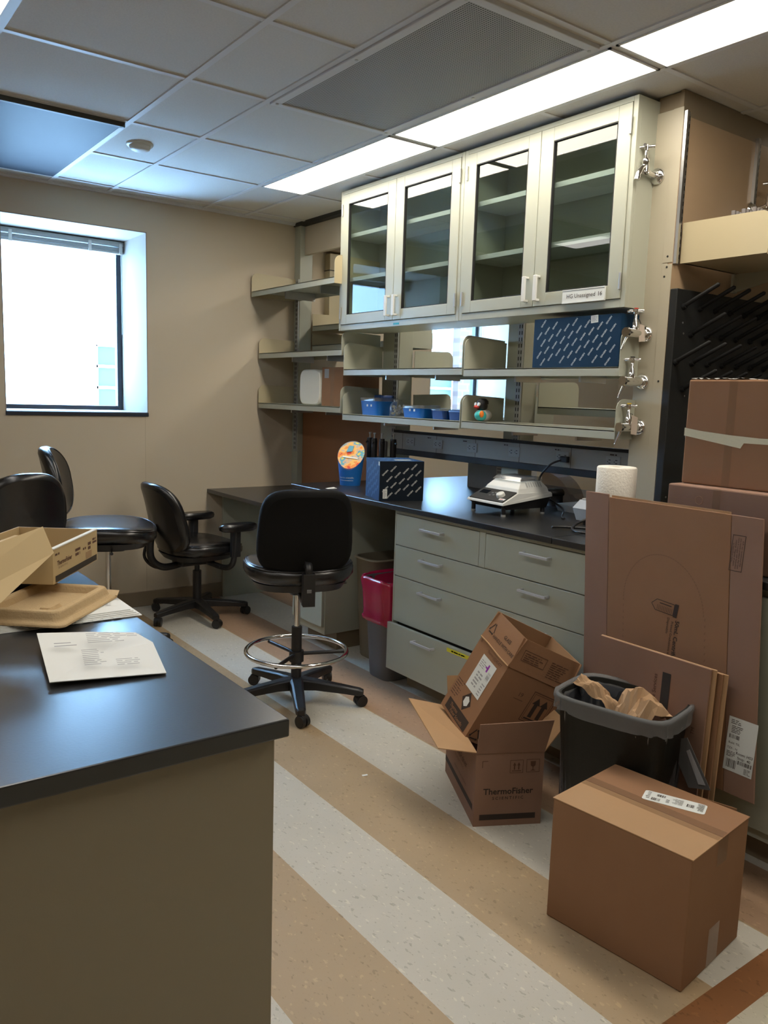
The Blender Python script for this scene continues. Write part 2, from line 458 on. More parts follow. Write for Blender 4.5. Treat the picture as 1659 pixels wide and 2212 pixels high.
troffer(2.274, 2.548, 3.13, 4.348, 'lit ceiling light panel farthest from the viewer, above the left glass cabinet', lamp_warm)
troffer(2.274, 2.548, 1.90, 3.103, 'long lit ceiling light panel in the middle of the row, beside the grille', lamp_warm)
troffer(2.274, 2.548, 0.672, 1.876, 'lit ceiling light panel cut off by the top right corner of the photo', lamp_warm)
troffer(0.37, 0.638, 1.90, 3.103, 'lit ceiling light panel at the top left corner of the photo', lamp_cool)
troffer(0.37, 0.638, 3.13, 4.348, 'lit ceiling light panel at the left edge, next along from the corner one', lamp_cool)
troffer(0.37, 0.638, .672, 1.876, 'unseen light panel added to the left row, almost above the viewer', lamp_cool)  # unseen, added to light faces turned towards the camera
troffer(0.37, 0.638, -.56, .645, 'unseen light panel added to the left row, behind the viewer', lamp_cool)  # unseen, added for light from behind the camera
troffer(-1.45, -1.18, .67, 1.876, 'unseen light panel in an added far left row, behind the viewer', lamp_cool)  # added row out of view, brightens the left side
troffer(-1.45, -1.18, 1.90, 3.103, 'unseen light panel in an added far left row, level with the island bench', lamp_cool)  # second panel of the added row, also out of view
troffer(2.274, 2.548, -.56, .645, 'unseen light panel added to the bench row, beyond the right edge', lamp_warm)  # out of view, added as extra light along the bench row
troffer(3.56, 3.834, 1.90, 3.103, 'lit ceiling light panel over the bay beyond the shelves', lamp_warm)
troffer(3.56, 3.834, 3.13, 4.348, 'lit ceiling light panel beyond the shelves near the far window', lamp_warm)
# perforated air grille
def grille_material():
    m = mat('perforated_metal', (0.26, 0.255, 0.24), 0.5, 0.0)
    nt = m.node_tree; b = nt.nodes['Principled BSDF']
    tc = nt.nodes.new('ShaderNodeTexCoord'); mp = nt.nodes.new('ShaderNodeMapping'); nt.links.new(tc.outputs['Object'], mp.inputs[0])
    mp.inputs['Scale'].default_value = (1, 1, 0)
    v = nt.nodes.new('ShaderNodeTexVoronoi'); v.inputs['Scale'].default_value = 105; v.inputs['Randomness'].default_value = 0.0
    nt.links.new(mp.outputs[0], v.inputs[0])
    r = nt.nodes.new('ShaderNodeMath'); r.operation = 'LESS_THAN'; r.inputs[1].default_value = 0.30
    nt.links.new(v.outputs['Distance'], r.inputs[0])
    mx = nt.nodes.new('ShaderNodeMix'); mx.data_type = 'RGBA'; mx.inputs[6].default_value = (0.40, 0.385, 0.36, 1); mx.inputs[7].default_value = (0.035, 0.034, 0.032, 1)
    nt.links.new(r.outputs[0], mx.inputs[0]); nt.links.new(mx.outputs[2], b.inputs['Base Color'])
    return m
t = thing('air_grille', 'large perforated grey air grille in the ceiling beside the middle light panel', 'air grille', (1.956, 2.52, HC))
f = MB(); w, l, e = .292, .60, .035
f.box(-w, w, -l, -l+e, -.010, .006); f.box(-w, w, l-e, l, -.010, .006); f.box(-w, -w+e, -l+e, l-e, -.010, .006); f.box(w-e, w, -l+e, l-e, -.010, .006)
f.build('frame', grid_m, t, bevel=.002)
MB().box(-w+e, w-e, -l+e, l-e, -.005, .002).build('perforated_sheet', grille_material(), t)
s = MB()
for sx in (-1, 1):
    for sy in (-1, 0.0, 1): s.cyl((sx*(w-.018), sy*(l-.03), -.013), (sx*(w-.018), sy*(l-.03), -.009), .006, n=10)
s.build('screw', steel_m, t)
# recessed dark return panel
t = thing('recessed_ceiling_panel', 'dark recessed panel in the ceiling above the left window', 'ceiling panel', (0.67, 4.375, HC))
MB().box(-.62, .625, -.58, .605, -.004, .010).build('panel_face', mat('blue_grey_metal_panel', (0.035, 0.042, 0.055), 0.55, 0.0, var=0.15, vscale=2.5, spec=.08), t)
MB().box(-.62, .625, -.600, -.582, -.022, .008).build('edge_shade_strip', mat('painted_edge_shade', (0.05, 0.048, 0.04), 0.6), t)  # dark strip, paints the shadowed edge of the recess
# smoke detector
t = thing('smoke_detector', 'round white smoke detector on the ceiling', 'smoke detector', (1.464, 4.063, HC+.004))
MB().lathe([(0, -.034), (.03, -.034), (.046, -.026), (.05, -.014), (.05, 0)], 28).build('sensor_cap', whitep_m, t)
MB().lathe([(.0, -.010), (.060, -.010), (.064, -.004), (.064, 0)], 28).build('base_ring', whitep_m, t)

# ------------------------------------------------------------------ outdoors: facade of the next building
fac = thing('office_building', 'white building with green glazing outside the windows', 'building', (0, 15, -4))
MB().box(-30, 30, 0, 4, 0, 14).build('facade_wall', mat('white_render', (0.75, 0.75, 0.74), 0.8), fac)
gg = mat('green_glazing', (0.017, 0.024, 0.0125), 0.7)
wt = mat('white_mullion', (0.75, 0.76, 0.76), 0.5)
brick = bpy.data.materials.new('brick'); brick.use_nodes = True
_nt = brick.node_tree; _b = _nt.nodes['Principled BSDF']
_tc = _nt.nodes.new('ShaderNodeTexCoord'); _sp = _nt.nodes.new('ShaderNodeSeparateXYZ'); _cb = _nt.nodes.new('ShaderNodeCombineXYZ')
_nt.links.new(_tc.outputs['Object'], _sp.inputs[0]); _nt.links.new(_sp.outputs[0], _cb.inputs[0]); _nt.links.new(_sp.outputs[2], _cb.inputs[1])
_bt = _nt.nodes.new('ShaderNodeTexBrick'); _bt.inputs['Scale'].default_value = 1.6; _bt.inputs['Mortar Size'].default_value = 0.035
_bt.inputs['Color1'].default_value = (0.036, 0.016, 0.011, 1); _bt.inputs['Color2'].default_value = (0.028, 0.013, 0.009, 1); _bt.inputs['Mortar'].default_value = (0.050, 0.028, 0.019, 1)
_nt.links.new(_cb.outputs[0], _bt.inputs[0]); _nt.links.new(_bt.outputs[0], _b.inputs['Base Color']); _b.inputs['Roughness'].default_value = .9
def green_window(x0, x1, z0, z1, nz, nx):
    g_ = MB().box(x0, x1, -.02, .02, z0+4, z1+4).build('glazing', gg, fac)
    m_ = MB()
    for i in range(nx+1):
        x = x0+(x1-x0)*i/nx; m_.box(x-.03, x+.03, -.06, 0, z0+4, z1+4)
    for i in range(nz+1):
        z = z0+(z1-z0)*i/nz; m_.box(x0, x1, -.06, 0, z-.025+4, z+.025+4)
    m_.build('mullions', wt, g_)
green_window(4.55, 5.75, 0.3, 2.18, 5, 2)
green_window(12.2, 13.0, 0.3, 2.0, 5, 1)
green_window(-4.5, -3.0, 0.3, 2.18, 5, 2)
MB().box(12.98, 13.9, -.25, .3, 0, 14).build('brick_pier', brick, fac)
MB().box(6.3, 10.2, -.25, .3, 0, 14).build('brick_pier', brick, fac)
MB().box(-12, -6, -.25, .3, 0, 14).build('brick_pier', brick, fac)
# ------------------------------------------------------------------ benches
BT = .914; XF = 2.335      # worktop height, cabinet face
def handle(parent, x, y, z, w=.147, along='Y', mtl=None):
    """bar pull standing off a face that looks towards -X"""
    h = MB(); r = .006
    if along == 'Y':
        h.box(-.030, -.022, -w/2, w/2, -.005, .006); h.box(-.022, 0, -w/2, -w/2+.010, -.006, .006); h.box(-.022, 0, w/2-.010, w/2, -.006, .006)
    else:
        h.box(-.030, -.021, -.010, .010, -w/2, w/2); h.box(-.022, 0, -.006, .006, -w/2, -w/2+.010); h.box(-.022, 0, -.006, .006, w/2-.010, w/2)
    return h.build('handle', mtl or hand_m, parent, bevel=.002, loc=(x, y, z))
# drawer cabinet Y 1.85..3.065
t = thing('drawer_cabinet', 'sage green drawer cabinet under the black counter, lowest drawer slightly open', 'cabinet', (XF, 1.85, 0))
L_ = 3.066-1.85
b = MB(); b.box(.018, .56, 0, .018, .10, BT-.027); b.box(.018, .56, L_-.018, L_, .10, BT-.027); b.box(.018, .56, .018, L_-.018, .10, .118)
b.box(.018, .56, .018, L_-.018, BT-.045, BT-.027); b.box(.54, .56, .018, L_-.018, .118, BT-.045)
b.box(0, .018, 0, L_, .872, BT-.027); b.box(0, .018, L_-.010, L_, .10, .872); b.box(0, .018, 0, .010, .10, .872); b.box(0, .018, .588, .624, .72, .872)
b.build('body', sage_m, t, bevel=.0015)
MB().box(.10, .54, .01, L_-.01, 0, .10).build('toe_kick', toe_m, t)
MB().box(.020, .035, .02, L_-.02, .12, .868).build('gap_shade_sheet', gap_black, t)  # near-black sheet, paints the shade in the gaps between drawers
def drawer(y0, y1, z0, z1, dx, handles):
    d = MB().box(-.0, .019, y0, y1, z0, z1)
    if dx: d.box(.019, .30, y0+.03, y1-.03, z0+.02, z1-.03)
    o = d.build('drawer', sage_m, t, bevel=.002, loc=(dx, 0, 0))
    for hy, hz in handles: handle(o, 0, hy, hz)
    return o
hl, hr = 2.775-1.85, 2.143-1.85
drawer(.626, L_-.011, .721, .869, 0, [(hl, .823)])
drawer(.011, .586, .721, .869, 0, [(hr, .826)])
drawer(.011, L_-.011, .571, .717, 0, [(hl, .679), (hr, .676)])
drawer(.011, L_-.011, .346, .567, 0, [(hl, .526), (hr, .526)])
d4 = drawer(.004, L_-.000, .108, .340, -.028, [(hl-.0, .298), (hr, .298)])
M = FR((-.0006, 2.62-1.85, .327), (0, -1, 0), (0, 0, 1))
s = MB().rect(0, .16, -.014, .004, M, 0); lines(s, .03, .135, -.009, -.001, M, rnd, 1, 1, .8)
lab(s.build('tape_label', [yellow_m, ink_m], d4), 'yellow label tape')
# cabinet at the far side of the knee space
t = thing('base_cabinet', 'narrow sage cabinet under the counter beyond the waste bins', 'cabinet', (XF, 3.695, 0))
MB().box(.012, .56, 0, .325, .10, BT-.027).build('body', sage_m, t, bevel=.0015)
MB().box(.10, .54, .01, .32, 0, .10).build('toe_kick', toe_m, t)
d = MB().box(-.008, .012, .003, .322, .145, .86).build('door', sage_m, t, bevel=.002)
handle(d, -.008, .06, .74, .12, 'Z')
# cabinet under the sink counter, mostly behind the flattened boxes
t = thing('sink_cabinet', 'sage cabinet at the right edge, half hidden behind flattened cardboard', 'cabinet', (XF, .30, 0))
MB().box(.018, .60, 0, 1.54, .10, BT-.027).build('body', sage_m, t, bevel=.0015)
MB().box(.085, .58, .01, 1.53, 0, .10).build('toe_kick', toe_m, t)
for y0, y1 in ((.004, .766), (.774, 1.536)):
    d = MB().box(-.004, .018, y0, y1, .14, .86).build('door', sage_m, t, bevel=.002)
    handle(d, -.004, y1-.05 if y0 < .5 else y0+.05, .74, .12, 'Z')
# worktops
def worktop(y0, y1, x0, x1, z, label, name='countertop'):
    o = MB().box(0, x1-x0, 0, y1-y0, -.026, 0).build(name, epoxy_m, bevel=.003, loc=(x0, y0, z))
    return tag(o, label, 'countertop')
worktop(2.056, 4.025, 2.31, 3.78, BT, 'long black counter under the glass cabinets holding the white shaker')
worktop(.28, 2.053, 2.31, 3.78, BT, 'black counter right of the seam, behind the tall flattened cardboard')
o = None
t = thing('corner_desk', 'lower black desk in the far corner by the window wall', 'desk', (2.293, 4.032, 0))
MB().box(0, .727, 0, YW-4.033, .736, .762).build('desk_top', epoxy_m, t, bevel=.003)
MB().box(.107, .657, YW-4.062, YW-4.042, 0, .735).build('side_panel', sage_m, t, bevel=.002)
# far side cabinets of the double bench
t = thing('rear_cabinet', 'row of cabinets on the far side of the double bench under the counter', 'cabinet', (3.18, .3, 0))
MB().box(0, .55, 0, 3.72, .10, BT-.027).build('body', sage_m, t); MB().box(.03, .46, .01, 3.71, 0, .10).build('toe_kick', toe_m, t)

# ------------------------------------------------------------------ partition between the two benches
XP = 3.0
def post(y0, y1, x0, x1, label, z0=BT, slots=True):
    t = thing('support_post', label, 'post', ((x0+x1)/2, (y0+y1)/2, z0))
    w, l = (x1-x0)/2, (y1-y0)/2
    MB().box(-w, w, -l, l, 0, HC-z0).build('column', sage_m, t, bevel=.003)
    if slots:
        st = MB().box(-w-.010, -w, -l+.004, -l+.040, .25, 1.45)
        for i in range(38):
            z = .27+i*.031
            for yy in (-l+.010, -l+.026): st.box(-w-.0106, -w-.0098, yy, yy+.006, z, z+.018, 1)
        st.build('slotted_standard', [lgrey_m, gap_black], t)
    return t
post(2.872, 2.990, 2.95, 3.05, 'middle sage post between the two shelf bays')
post(3.885, 4.050, 2.948, 3.05, 'wide sage post at the end of the counter beside the corner shelves')
post(5.06, YW-.001, 2.95, 3.05, 'sage post against the window wall behind the corner shelves', z0=.762)
o = MB().box(0, .02, 0, 1.005, 0, .546).build('partition_panel', terra_m, loc=(2.992, 4.053, .764)); tag(o, 'terracotta coloured panel behind the low corner desk', 'panel')
o = MB().box(0, .03, 0, 1.005, 0, .19).build('header_panel', wall_m, loc=(2.985, 4.053, 2.378)); tag(o, 'beige header panel high in the corner under the ceiling', 'panel')
# beige conduit cover seen through the top of the corner bay
t = thing('wall_duct', 'beige duct cover on the far wall above the top corner shelf', 'duct', (3.20, YW-.07, 1.9))
MB().box(0, .13, 0, .068, 0, .52).build('cover', cream_m, t, bevel=.004); MB().box(-.004, .134, -.004, .068, .40, .405).build('joint', gap_black, t)
MB().box(-.02, .15, -.02, .068, .53, .56).build('cap', toe_m, t, bevel=.006)

# open shelves: a board with two upstanding end panels
def shelf(y0, y1, z, label, x0=2.665, depth=.280, ph=.145, side=1, th=.036, bracket=True):
    """side 1 opens towards -X, side -1 is on the far side"""
    t = thing('open_shelf', label, 'shelf', (x0 if side == 1 else x0+depth, y0, z))
    if side == -1: t.scale = (1, 1, 1)
    L = y1-y0; X = lambda v: v if side == 1 else -v
    a, b_ = sorted((X(0), X(depth)))
    m = MB().box(a, b_, .004, L-.004, -.006, 0)
    fa, fb = sorted((X(0), X(.004))); m.box(fa, fb, .003, L-.003, -th, 0); fa, fb = sorted((X(depth-.004), X(depth))); m.box(fa, fb, .003, L-.003, -th, 0)
    m.build('board', sage_m, t, bevel=.001)
    for y in (0, L-.0035):
        pts = [(0, -th), (depth, -th), (depth, ph*.92)]
        r = .045; n = 7
        for k in range(n):
            q = math.pi/2*k/(n-1); pts.append((r - r*math.sin(q) , ph - r + r*math.cos(q)))
        if side == -1: pts = [(-px, pz) for px, pz in pts]
        Mx = FR((0, y+.0035, 0), (1, 0, 0), (0, 0, 1))
        MB().prism(pts, .0035, 0, Mx).build('end_panel', cream_m if (z > 2 or (y > .01 and y0 > 4)) else sage_m, t)
    if bracket:
        bx = sorted((X(.10), X(depth-.01)))
        for fy in (.30, .72): MB().box(bx[0], bx[1], L*fy, L*fy+.012, -th-.022, -.007).build('bracket', steel_m, t, bevel=.002)
    return t
shelf(4.075, 5.115, 2.098, 'highest corner shelf, left of the glass cabinets', x0=2.605, depth=.34, ph=.125)
shelf(4.075, 5.115, 1.690, 'middle corner shelf above the white foam block', ph=.105)
shelf(4.075, 5.115, 1.352, 'lowest corner shelf, holding a white foam block and a carton', ph=.125)
shelf(3.005, 4.050, 1.573, 'upper open shelf of the left bay, empty, under the glass cabinets', ph=.155)
shelf(3.005, 4.050, 1.313, 'lower open shelf of the left bay with blue tubs and a jar', ph=.130)
shelf(2.075, 2.995, 1.566, 'upper open shelf of the right bay holding the large navy box', ph=.150)
shelf(2.075, 2.995, 1.316, 'lower open shelf of the right bay with the small toy duck', ph=.125)
# shelves on the far side of the partition
for y0, y1, z, lb in ((3.02, 3.87, 1.575, 'far side shelf behind the upper empty shelf of the left bay'), (3.02, 3.87, 1.318, 'far side shelf behind the blue tubs'),
                      (2.12, 2.86, 1.395, 'far side shelf seen through the right bay, above the duck shelf'), (4.07, 5.05, 1.900, 'far side shelf seen through the corner bay, upper one'),
                      (4.07, 5.05, 1.765, 'far side shelf seen through the corner bay, lower one')):
    shelf(y0, y1, z, lb, x0=3.052, depth=.30, side=-1, ph=(.13 if y0 < 4 else .09), bracket=False)

# raceway with outlets
t = thing('electrical_raceway', 'long grey power strip with outlets above the counter', 'power strip', (2.926, 2.095, .006))
LR = 1.78
MB().box(0, .020, 0, LR, 1.113, 1.207).build('channel', alu_m, t, bevel=.002)
MB().box(-.008, .022, 0, LR, 1.207, 1.222).box(-.006, .021, 0, LR, 1.080, 1.113).build('edge_trim', darkrub_m, t, bevel=.002)
dv = MB()
for y in (.30, .63, .95, 1.27, 1.58): dv.box(-.0006, 0, y+.12, y+.122, 1.113, 1.207)
dv.build('joint_line', ink_m, t)
for i, (y, z) in enumerate(((3.72, 1.150), (3.47, 1.153), (3.19, 1.158), (2.88, 1.164), (2.565, 1.164), (2.275, 1.166))):
    y -= 2.095; z = 1.162
    o = MB().box(-.004, 0, y-.038, y+.038, z-.024, z+.024).build('outlet', lgrey_m, t, bevel=.001)
    q = MB()
    for c in (-.018, .018):
        q.box(-.0046, -.0038, y+c-.006, y+c+.005, z+.006, z+.009); q.box(-.0046, -.0038, y+c-.006, y+c+.005, z-.008, z-.005); q.box(-.0046, -.0038, y+c+.008, y+c+.012, z-.002, z+.002)
    q.build('socket', darkrub_m, o)
M = FR((2.945-2.945-.0008, 0, 1.194), (0, -1, 0), (0, 0, 1))
q = MB()
for y in (.18, .50, .84, 1.15, 1.45): lines(q, -y-.02, -y+.02, -.004, .004, M, rnd, 0, 1, .7)
q.build('circuit_print', ink_m, t)

# ------------------------------------------------------------------ wall cabinets
SH = [.300, .545]
def glass_cabinet(y0, y1, label, extra=None):
    z0, z1 = 1.795, 2.576
    t = thing('glass_door_cabinet', label, 'wall cabinet', (2.66, y0, z0)); L = y1-y0; H_ = z1-z0; D = .275
    b = MB(); w = .018
    b.box(.019, D, 0, w, 0, H_); b.box(.019, D, L-w, L, 0, H_); b.box(.019, D, w, L-w, 0, w); b.box(.019, D, w, L-w, H_-w, H_); b.box(D-.012, D, w, L-w, w, H_-w)
    b.box(0, .019, 0, .022, 0, H_); b.box(0, .019, L-.022, L, 0, H_); b.box(0, .019, .022, L-.022, 0, .032); b.box(0, .019, .022, L-.022, H_-.020, H_)
    b.build('body', sage_m, t, bevel=.0015)
    for k, z in enumerate(SH):
        MB().box(.030, D-.013, w+.002, L-w-.002, z-.022, z).build('inner_shelf', mat('pale_grey_shelf', (.52, .53, .50), .5), t, bevel=.001)
    mid = L/2
    for k, (a, c) in enumerate(((.024, mid-.0015), (mid+.0015, L-.024))):
        dz0, dz1 = .034, H_-.022
        pa, pc = (a+.062 if k == 0 else a+.070), (c-.070 if k == 0 else c-.060); pz0, pz1 = .088, .704
        d = MB(); x0, x1 = -.004, .017
        d.box(x0, x1, a, pa, dz0, dz1); d.box(x0, x1, pc, c, dz0, dz1); d.box(x0, x1, pa, pc, dz0, pz0); d.box(x0, x1, pa, pc, pz1, dz1)
        d = d.build('door', sage_m, t, bevel=.0018)
        MB().box(.006, .0095, pa, pc, pz0, pz1).build('glass', glass_m, d)
        gk = MB(); gw = .004
        gk.box(-.003, .012, pa, pa+gw, pz0, pz1); gk.box(-.003, .012, pc-gw, pc, pz0, pz1); gk.box(-.003, .012, pa+gw, pc-gw, pz0, pz0+gw); gk.box(-.003, .012, pa+gw, pc-gw, pz1-gw, pz1)
        gk.build('gasket', darkrub_m, d)
        handle(d, -.004, (c-.032 if k == 0 else a+.032), .108, .108, 'Z', whitep_m)
        hy = a if k == 0 else c
        for hz in (.10, .675): MB().cyl((-.008, hy, hz-.032), (-.008, hy, hz+.032), .0055, n=10).build('hinge', steel_m, d)
        if extra: extra(d, k, a, c)
    return t
def plate(d, k, a, c):
    if k != 0: return
    # the right hand door of the pair (nearer the viewer)
    o = MB().box(-.012, -.004, 2.160-2.068, 2.378-2.068, .032, .087)
    o.box(-.0135, -.012, 2.160-2.068, 2.378-2.068, .083, .087); o.box(-.0135, -.012, 2.160-2.068, 2.378-2.068, .032, .036)
    M = FR((-.0126, 2.2800-2.068, .0590), (0, -1, 0), (0, 0, 1))
    o.text('HG Unassigned', .0240, M, 1)
    M2 = FR((-.0126, 2.1830-2.068, .0590), (0, -1, 0), (0, 0, 1)); o.text('16', .0240, M2, 1, .012)
    lab(o.build('name_plate', [label_m, ink_m], d), 'white name plate reading HG Unassigned 16')
glass_cabinet(2.068, 3.040, 'right glass-door wall cabinet, with the white name plate', plate)
c1 = glass_cabinet(3.042, 4.104, 'left glass-door wall cabinet, nearest the window wall')
MB().box(-.0012, 0, .475, .525, .008, .018).build('tape_scrap', teal_m, c1)

# ------------------------------------------------------------------ service column right of the bench
t = thing('service_column', 'tall sage service column carrying the gas and water taps', 'column', (2.78, 1.952, BT))
b = MB().box(0, .28, .0215, .138, 0, HC-BT-.06)
b.build('cover', column_m, t, bevel=.002)
MB().box(-.0016, 0, .0, .044, 0, 1.045).box(-.0016, 0, .0, .044, 1.052, HC-BT-.06).build('cover_strip', column_m, t, bevel=.0006)
sc = MB()
for y, z in ((.022, 1.035), (.022, 1.075), (.030, 1.0), (.02, .6)): sc.cyl((-.003, y, z), (-.0015, y, z), .004, n=10)
sc.build('screw', darkrub_m, t)
MB().box(.01, .28, .0215, .12, HC-BT-.06, HC-BT-.001).build('top_filler', toe_m, t)
# brown panel facing the viewer, with its slotted standards
t = thing('wall_panel', 'glossy brown panel above the sink at the right edge', 'panel', (2.7805, 1.952, BT+.001))
MB().box(0, 1.6, 0, .02, 0, 1.585).build('sheet', panel_m, t)
MB().box(0, 1.6, .004, .02, 1.585, 1.676).build('top_filler', toe_m, t)
def standard(x, z0, z1, name='standard', par=None):
    m = MB().box(x, x+.014, -.014, 0, z0, z1).box(x+.014, x+.034, -.005, 0, z0, z1)
    z = z0+.02
    while z < z1-.03:
        m.box(x+.018, x+.022, -.0056, -.0048, z, z+.016, 1); m.box(x+.027, x+.031, -.0056, -.0048, z, z+.016, 1); z += .028
    return m.build('slotted_standard', [steel_m, darkrub_m], par)
standard(.002, 1.045, 1.60, par=t); standard(.50, 1.10, 1.60, par=t); standard(1.0, 1.10, 1.60, par=t)
# shelf on the brown panel
t = thing('bracket_shelf', 'cream metal shelf over the drying rack, its end panel towards the viewer', 'shelf', (2.812, 1.938, 1.962))
pts = [(0, 0), (.345, 0), (.352, .04), (.352, .108)]
for k in range(8):
    q = math.pi/2*k/7; pts.append((.312+.040*math.cos(q), .108+.040*math.sin(q)))
pts += [(0, .150)]
MB().prism(pts, .003, 0, FR((0, 0, 0), (0, -1, 0), (0, 0, 1))).build('end_panel', cream_m, t)
MB().box(.0, 1.2, -.345, -.005, 0, .006).box(0, 1.2, -.348, -.344, -.004, .026).box(0, 1.2, -.02, -.005, .0, .03).build('board', cream_m, t, bevel=.001)
MB().prism([(0, 0), (.30, 0), (.30, -.012), (0, -.075)], .006, 0, FR((.37, -.005, 0), (0, -1, 0), (0, 0, 1))).box(.355, .385, -.012, 0, -.075, .0).build('bracket', sage_m, t)
# rack of tubes on that shelf
t = thing('tube_rack', 'rack of pale test tubes on the cream shelf at the right edge', 'rack', (2.84, 1.66, 1.968))
MB().box(0, .30, 0, .12, 0, .008).box(0, .30, 0, .12, .085, .090).box(0, .006, 0, .12, 0, .14).box(.294, .30, 0, .12, 0, .14).build('frame', greyp_m, t)
for r_i in range(3):
    tb = MB()
    for i in range(13):
        x = .014+i*.0225; y = .02+r_i*.04
        tb.cyl((x, y, .010), (x, y, .152), .0065, n=10); tb.cyl((x, y, .152), (x, y, .168), .0082, n=10)
    tb.build('tube_row', mat('tube_grey', (.20, .18, .17), .4), t)
# pegboard
t = thing('drying_rack', 'black drying rack board with rows of slanting pegs', 'drying rack', (2.778, 1.950, 1.0))
MB().box(0, .80, -.032, 0, .0, .866).build('board', mat('black_board', (0.010, 0.011, 0.011), 0.45, bump=.1, bscale=200), t, bevel=.003)
pegs = []
for j, (z, off) in enumerate(((.800, .045), (.698, .105), (.588, .020), (.485, .078))):
    x = off
    while x < .78:
        pegs.append((x, z)); x += .1065
pg = MB(); p1 = Vector((0, -.03, 0)); p2 = Vector((0, -.178, .074))
pg.cyl((0, -.032, 0), (0, -.044, .004), .013, .011, n=12); pg.tube([p1, p1.lerp(p2, .97), p2], .0075, 12, rs=[.0085, .0078, .003])
first = pg.build('peg', mat('peg_black', (.006, .006, .006), .55, spec=.25), t)
first.location = (pegs[0][0], 0, pegs[0][1])
for x, z in pegs[1:]:
    c = first.copy(); COL.objects.link(c); c.parent = t; c.location = (x, 0, z)
MB().box(-.0, .60, -.075, -.002, -.045, .0).build('drip_tray', lgrey_m, t, bevel=.004)
holes = MB()
for x, z in ((.05, .74), (.06, .70), (.10, .46), (.13, .30), (.03, .06), (.05, .03)): holes.cyl((x, -.0335, z), (x, -.031, z), .004, n=8)
holes.build('peg_screw', steel_m, t)

# ------------------------------------------------------------------ taps on the column
def tap(kind, label, z, y=2.048, cap=None, tagc=None, x=2.778, rz=0):
    t = thing('wall_tap', label, 'tap', (x, y, z), rz)
    MB().lathe([(0, .016), (.012, .016), (.018, .013), (.027, .010), (.031, .004), (.032, 0)], 28, 0, RY(-90)).build('flange', chrome_m, t)
    b = MB()
    if kind == 'gas':
        b.cyl((-.01, 0, 0), (-.118, 0, 0), .018, n=24); b.cyl((-.118, 0, 0), (-.126, 0, 0), .0205, .0185, n=24)
        b.lathe([(.013, 0), (.014, .030), (.011, .034), (.011, .040), (.007, .044), (.006, .072)], 18, 0, T(-.070, 0, .010))
        b.build('valve_body', chrome_m, t)
        hz = .084; hx = -.070
        nz = MB(); p0 = Vector((-.112, 0, -.014)); p1 = Vector((-.140, .004, -.068)); prof = []; rs = []
        for i in range(15):
            prof.append(p0.lerp(p1, i/14)); rs.append(.0052 - .0002*i + (.0016 if i % 2 else 0))
        nz.tube(prof, .006, 12, rs=rs).build('hose_nozzle', chrome_m, t)
    else:
        b.tube([(-.01, 0, 0), (-.05, 0, .002), (-.075, 0, .012)], .010, 14)
        b.lathe([(.014, -.006), (.016, .010), (.013, .030), (.015, .034), (.015, .046), (.008, .052), (.006, .085)], 18, 0, T(-.078, 0, .002))
        b.build('valve_body', chrome_m, t)
        hz = .092; hx = -.078
        MB().tube([(-.082, 0, .020), (-.102, 0, .012), (-.118, 0, -.012), (-.124, 0, -.034)], .009, 14, rs=[.011, .011, .011, .012]).build('spout', chrome_m, t)
    h = MB()
    for k in range(2):
        a = math.radians(25+90*k); dx, dy = math.cos(a)*.032, math.sin(a)*.032
        h.tube([(hx-dx, -dy, hz), (hx-dx*.6, -dy*.6, hz+.001), (hx, 0, hz+.002), (hx+dx*.6, dy*.6, hz+.001), (hx+dx, dy, hz)], .005, 10, rs=[.0065, .006, .0045, .006, .0065])
    h.cyl((hx, 0, hz-.012), (hx, 0, hz+.008), .009, .010, n=16)
    hd = h.build('cross_handle', chrome_m, t)
    if cap: MB().cyl((hx, 0, hz+.008), (hx, 0, hz+.012), .009, n=16).build('index_button', cap, hd)
    if tagc:
        g_ = MB().slab([(hx+.01, -.012, .035), (hx+.030, -.022, .030), (hx+.034, -.026, -.030), (hx+.012, -.014, -.034)] if tagc == 1 else [(hx-.004, -.020, .050), (hx+.028, -.024, .040), (hx+.028, -.024, -.030), (hx-.004, -.020, -.026)], .0006)
        g_.tube([(hx, -.004, .055), (hx+.006, -.014, .052), (hx+.012, -.018, .036)], .0012, 5, 1)
        g_.build('paper_tag', [tag_m, darkrub_m], t)
    return t
tap('water', 'chrome tap with a bent spout, highest on the column beside the glass cabinet', 2.297)
tap('gas', 'second chrome tap from the top, with a red button and a hanging tag', 1.698, cap=redp_m, tagc=1)
tap('gas', 'third chrome tap down the column, beside the upper open shelf', 1.511, cap=darkrub_m)
tap('gas', 'lowest chrome tap on the column, with a yellow button and a wide paper tag', 1.330, cap=yel_m, tagc=2)
tap('water', 'chrome tap on the brown panel at the right edge of the photo', 2.235, y=1.950, x=3.29, rz=90)
# ------------------------------------------------------------------ things on the shelves and the counter
def brand_cover(mb, M, w, h, size, k, mi, ang=48, margin=.002):
    """slanting lettering set out on a skewed lattice over a face w x h, origin at its lower left"""
    tw = size*4.05*.5; R = RZ(ang); ca, sa = abs(math.cos(math.radians(ang))), abs(math.sin(math.radians(ang)))
    ex = tw*ca + size*.36*sa; ey = tw*sa + size*.36*ca
    for i in range(-30, 31):
        for j in range(-30, 31):
            x = w*.5 + k*(i*.046 + j*.0245); y = h*.5 + k*(i*.0215 - j*.033)
            if ex+margin < x < w-ex-margin and ey+margin < y < h-ey-margin:
                mb.text('QIAGEN', size, M @ T(x, y, .0005) @ R, mi, .012)
    return mb
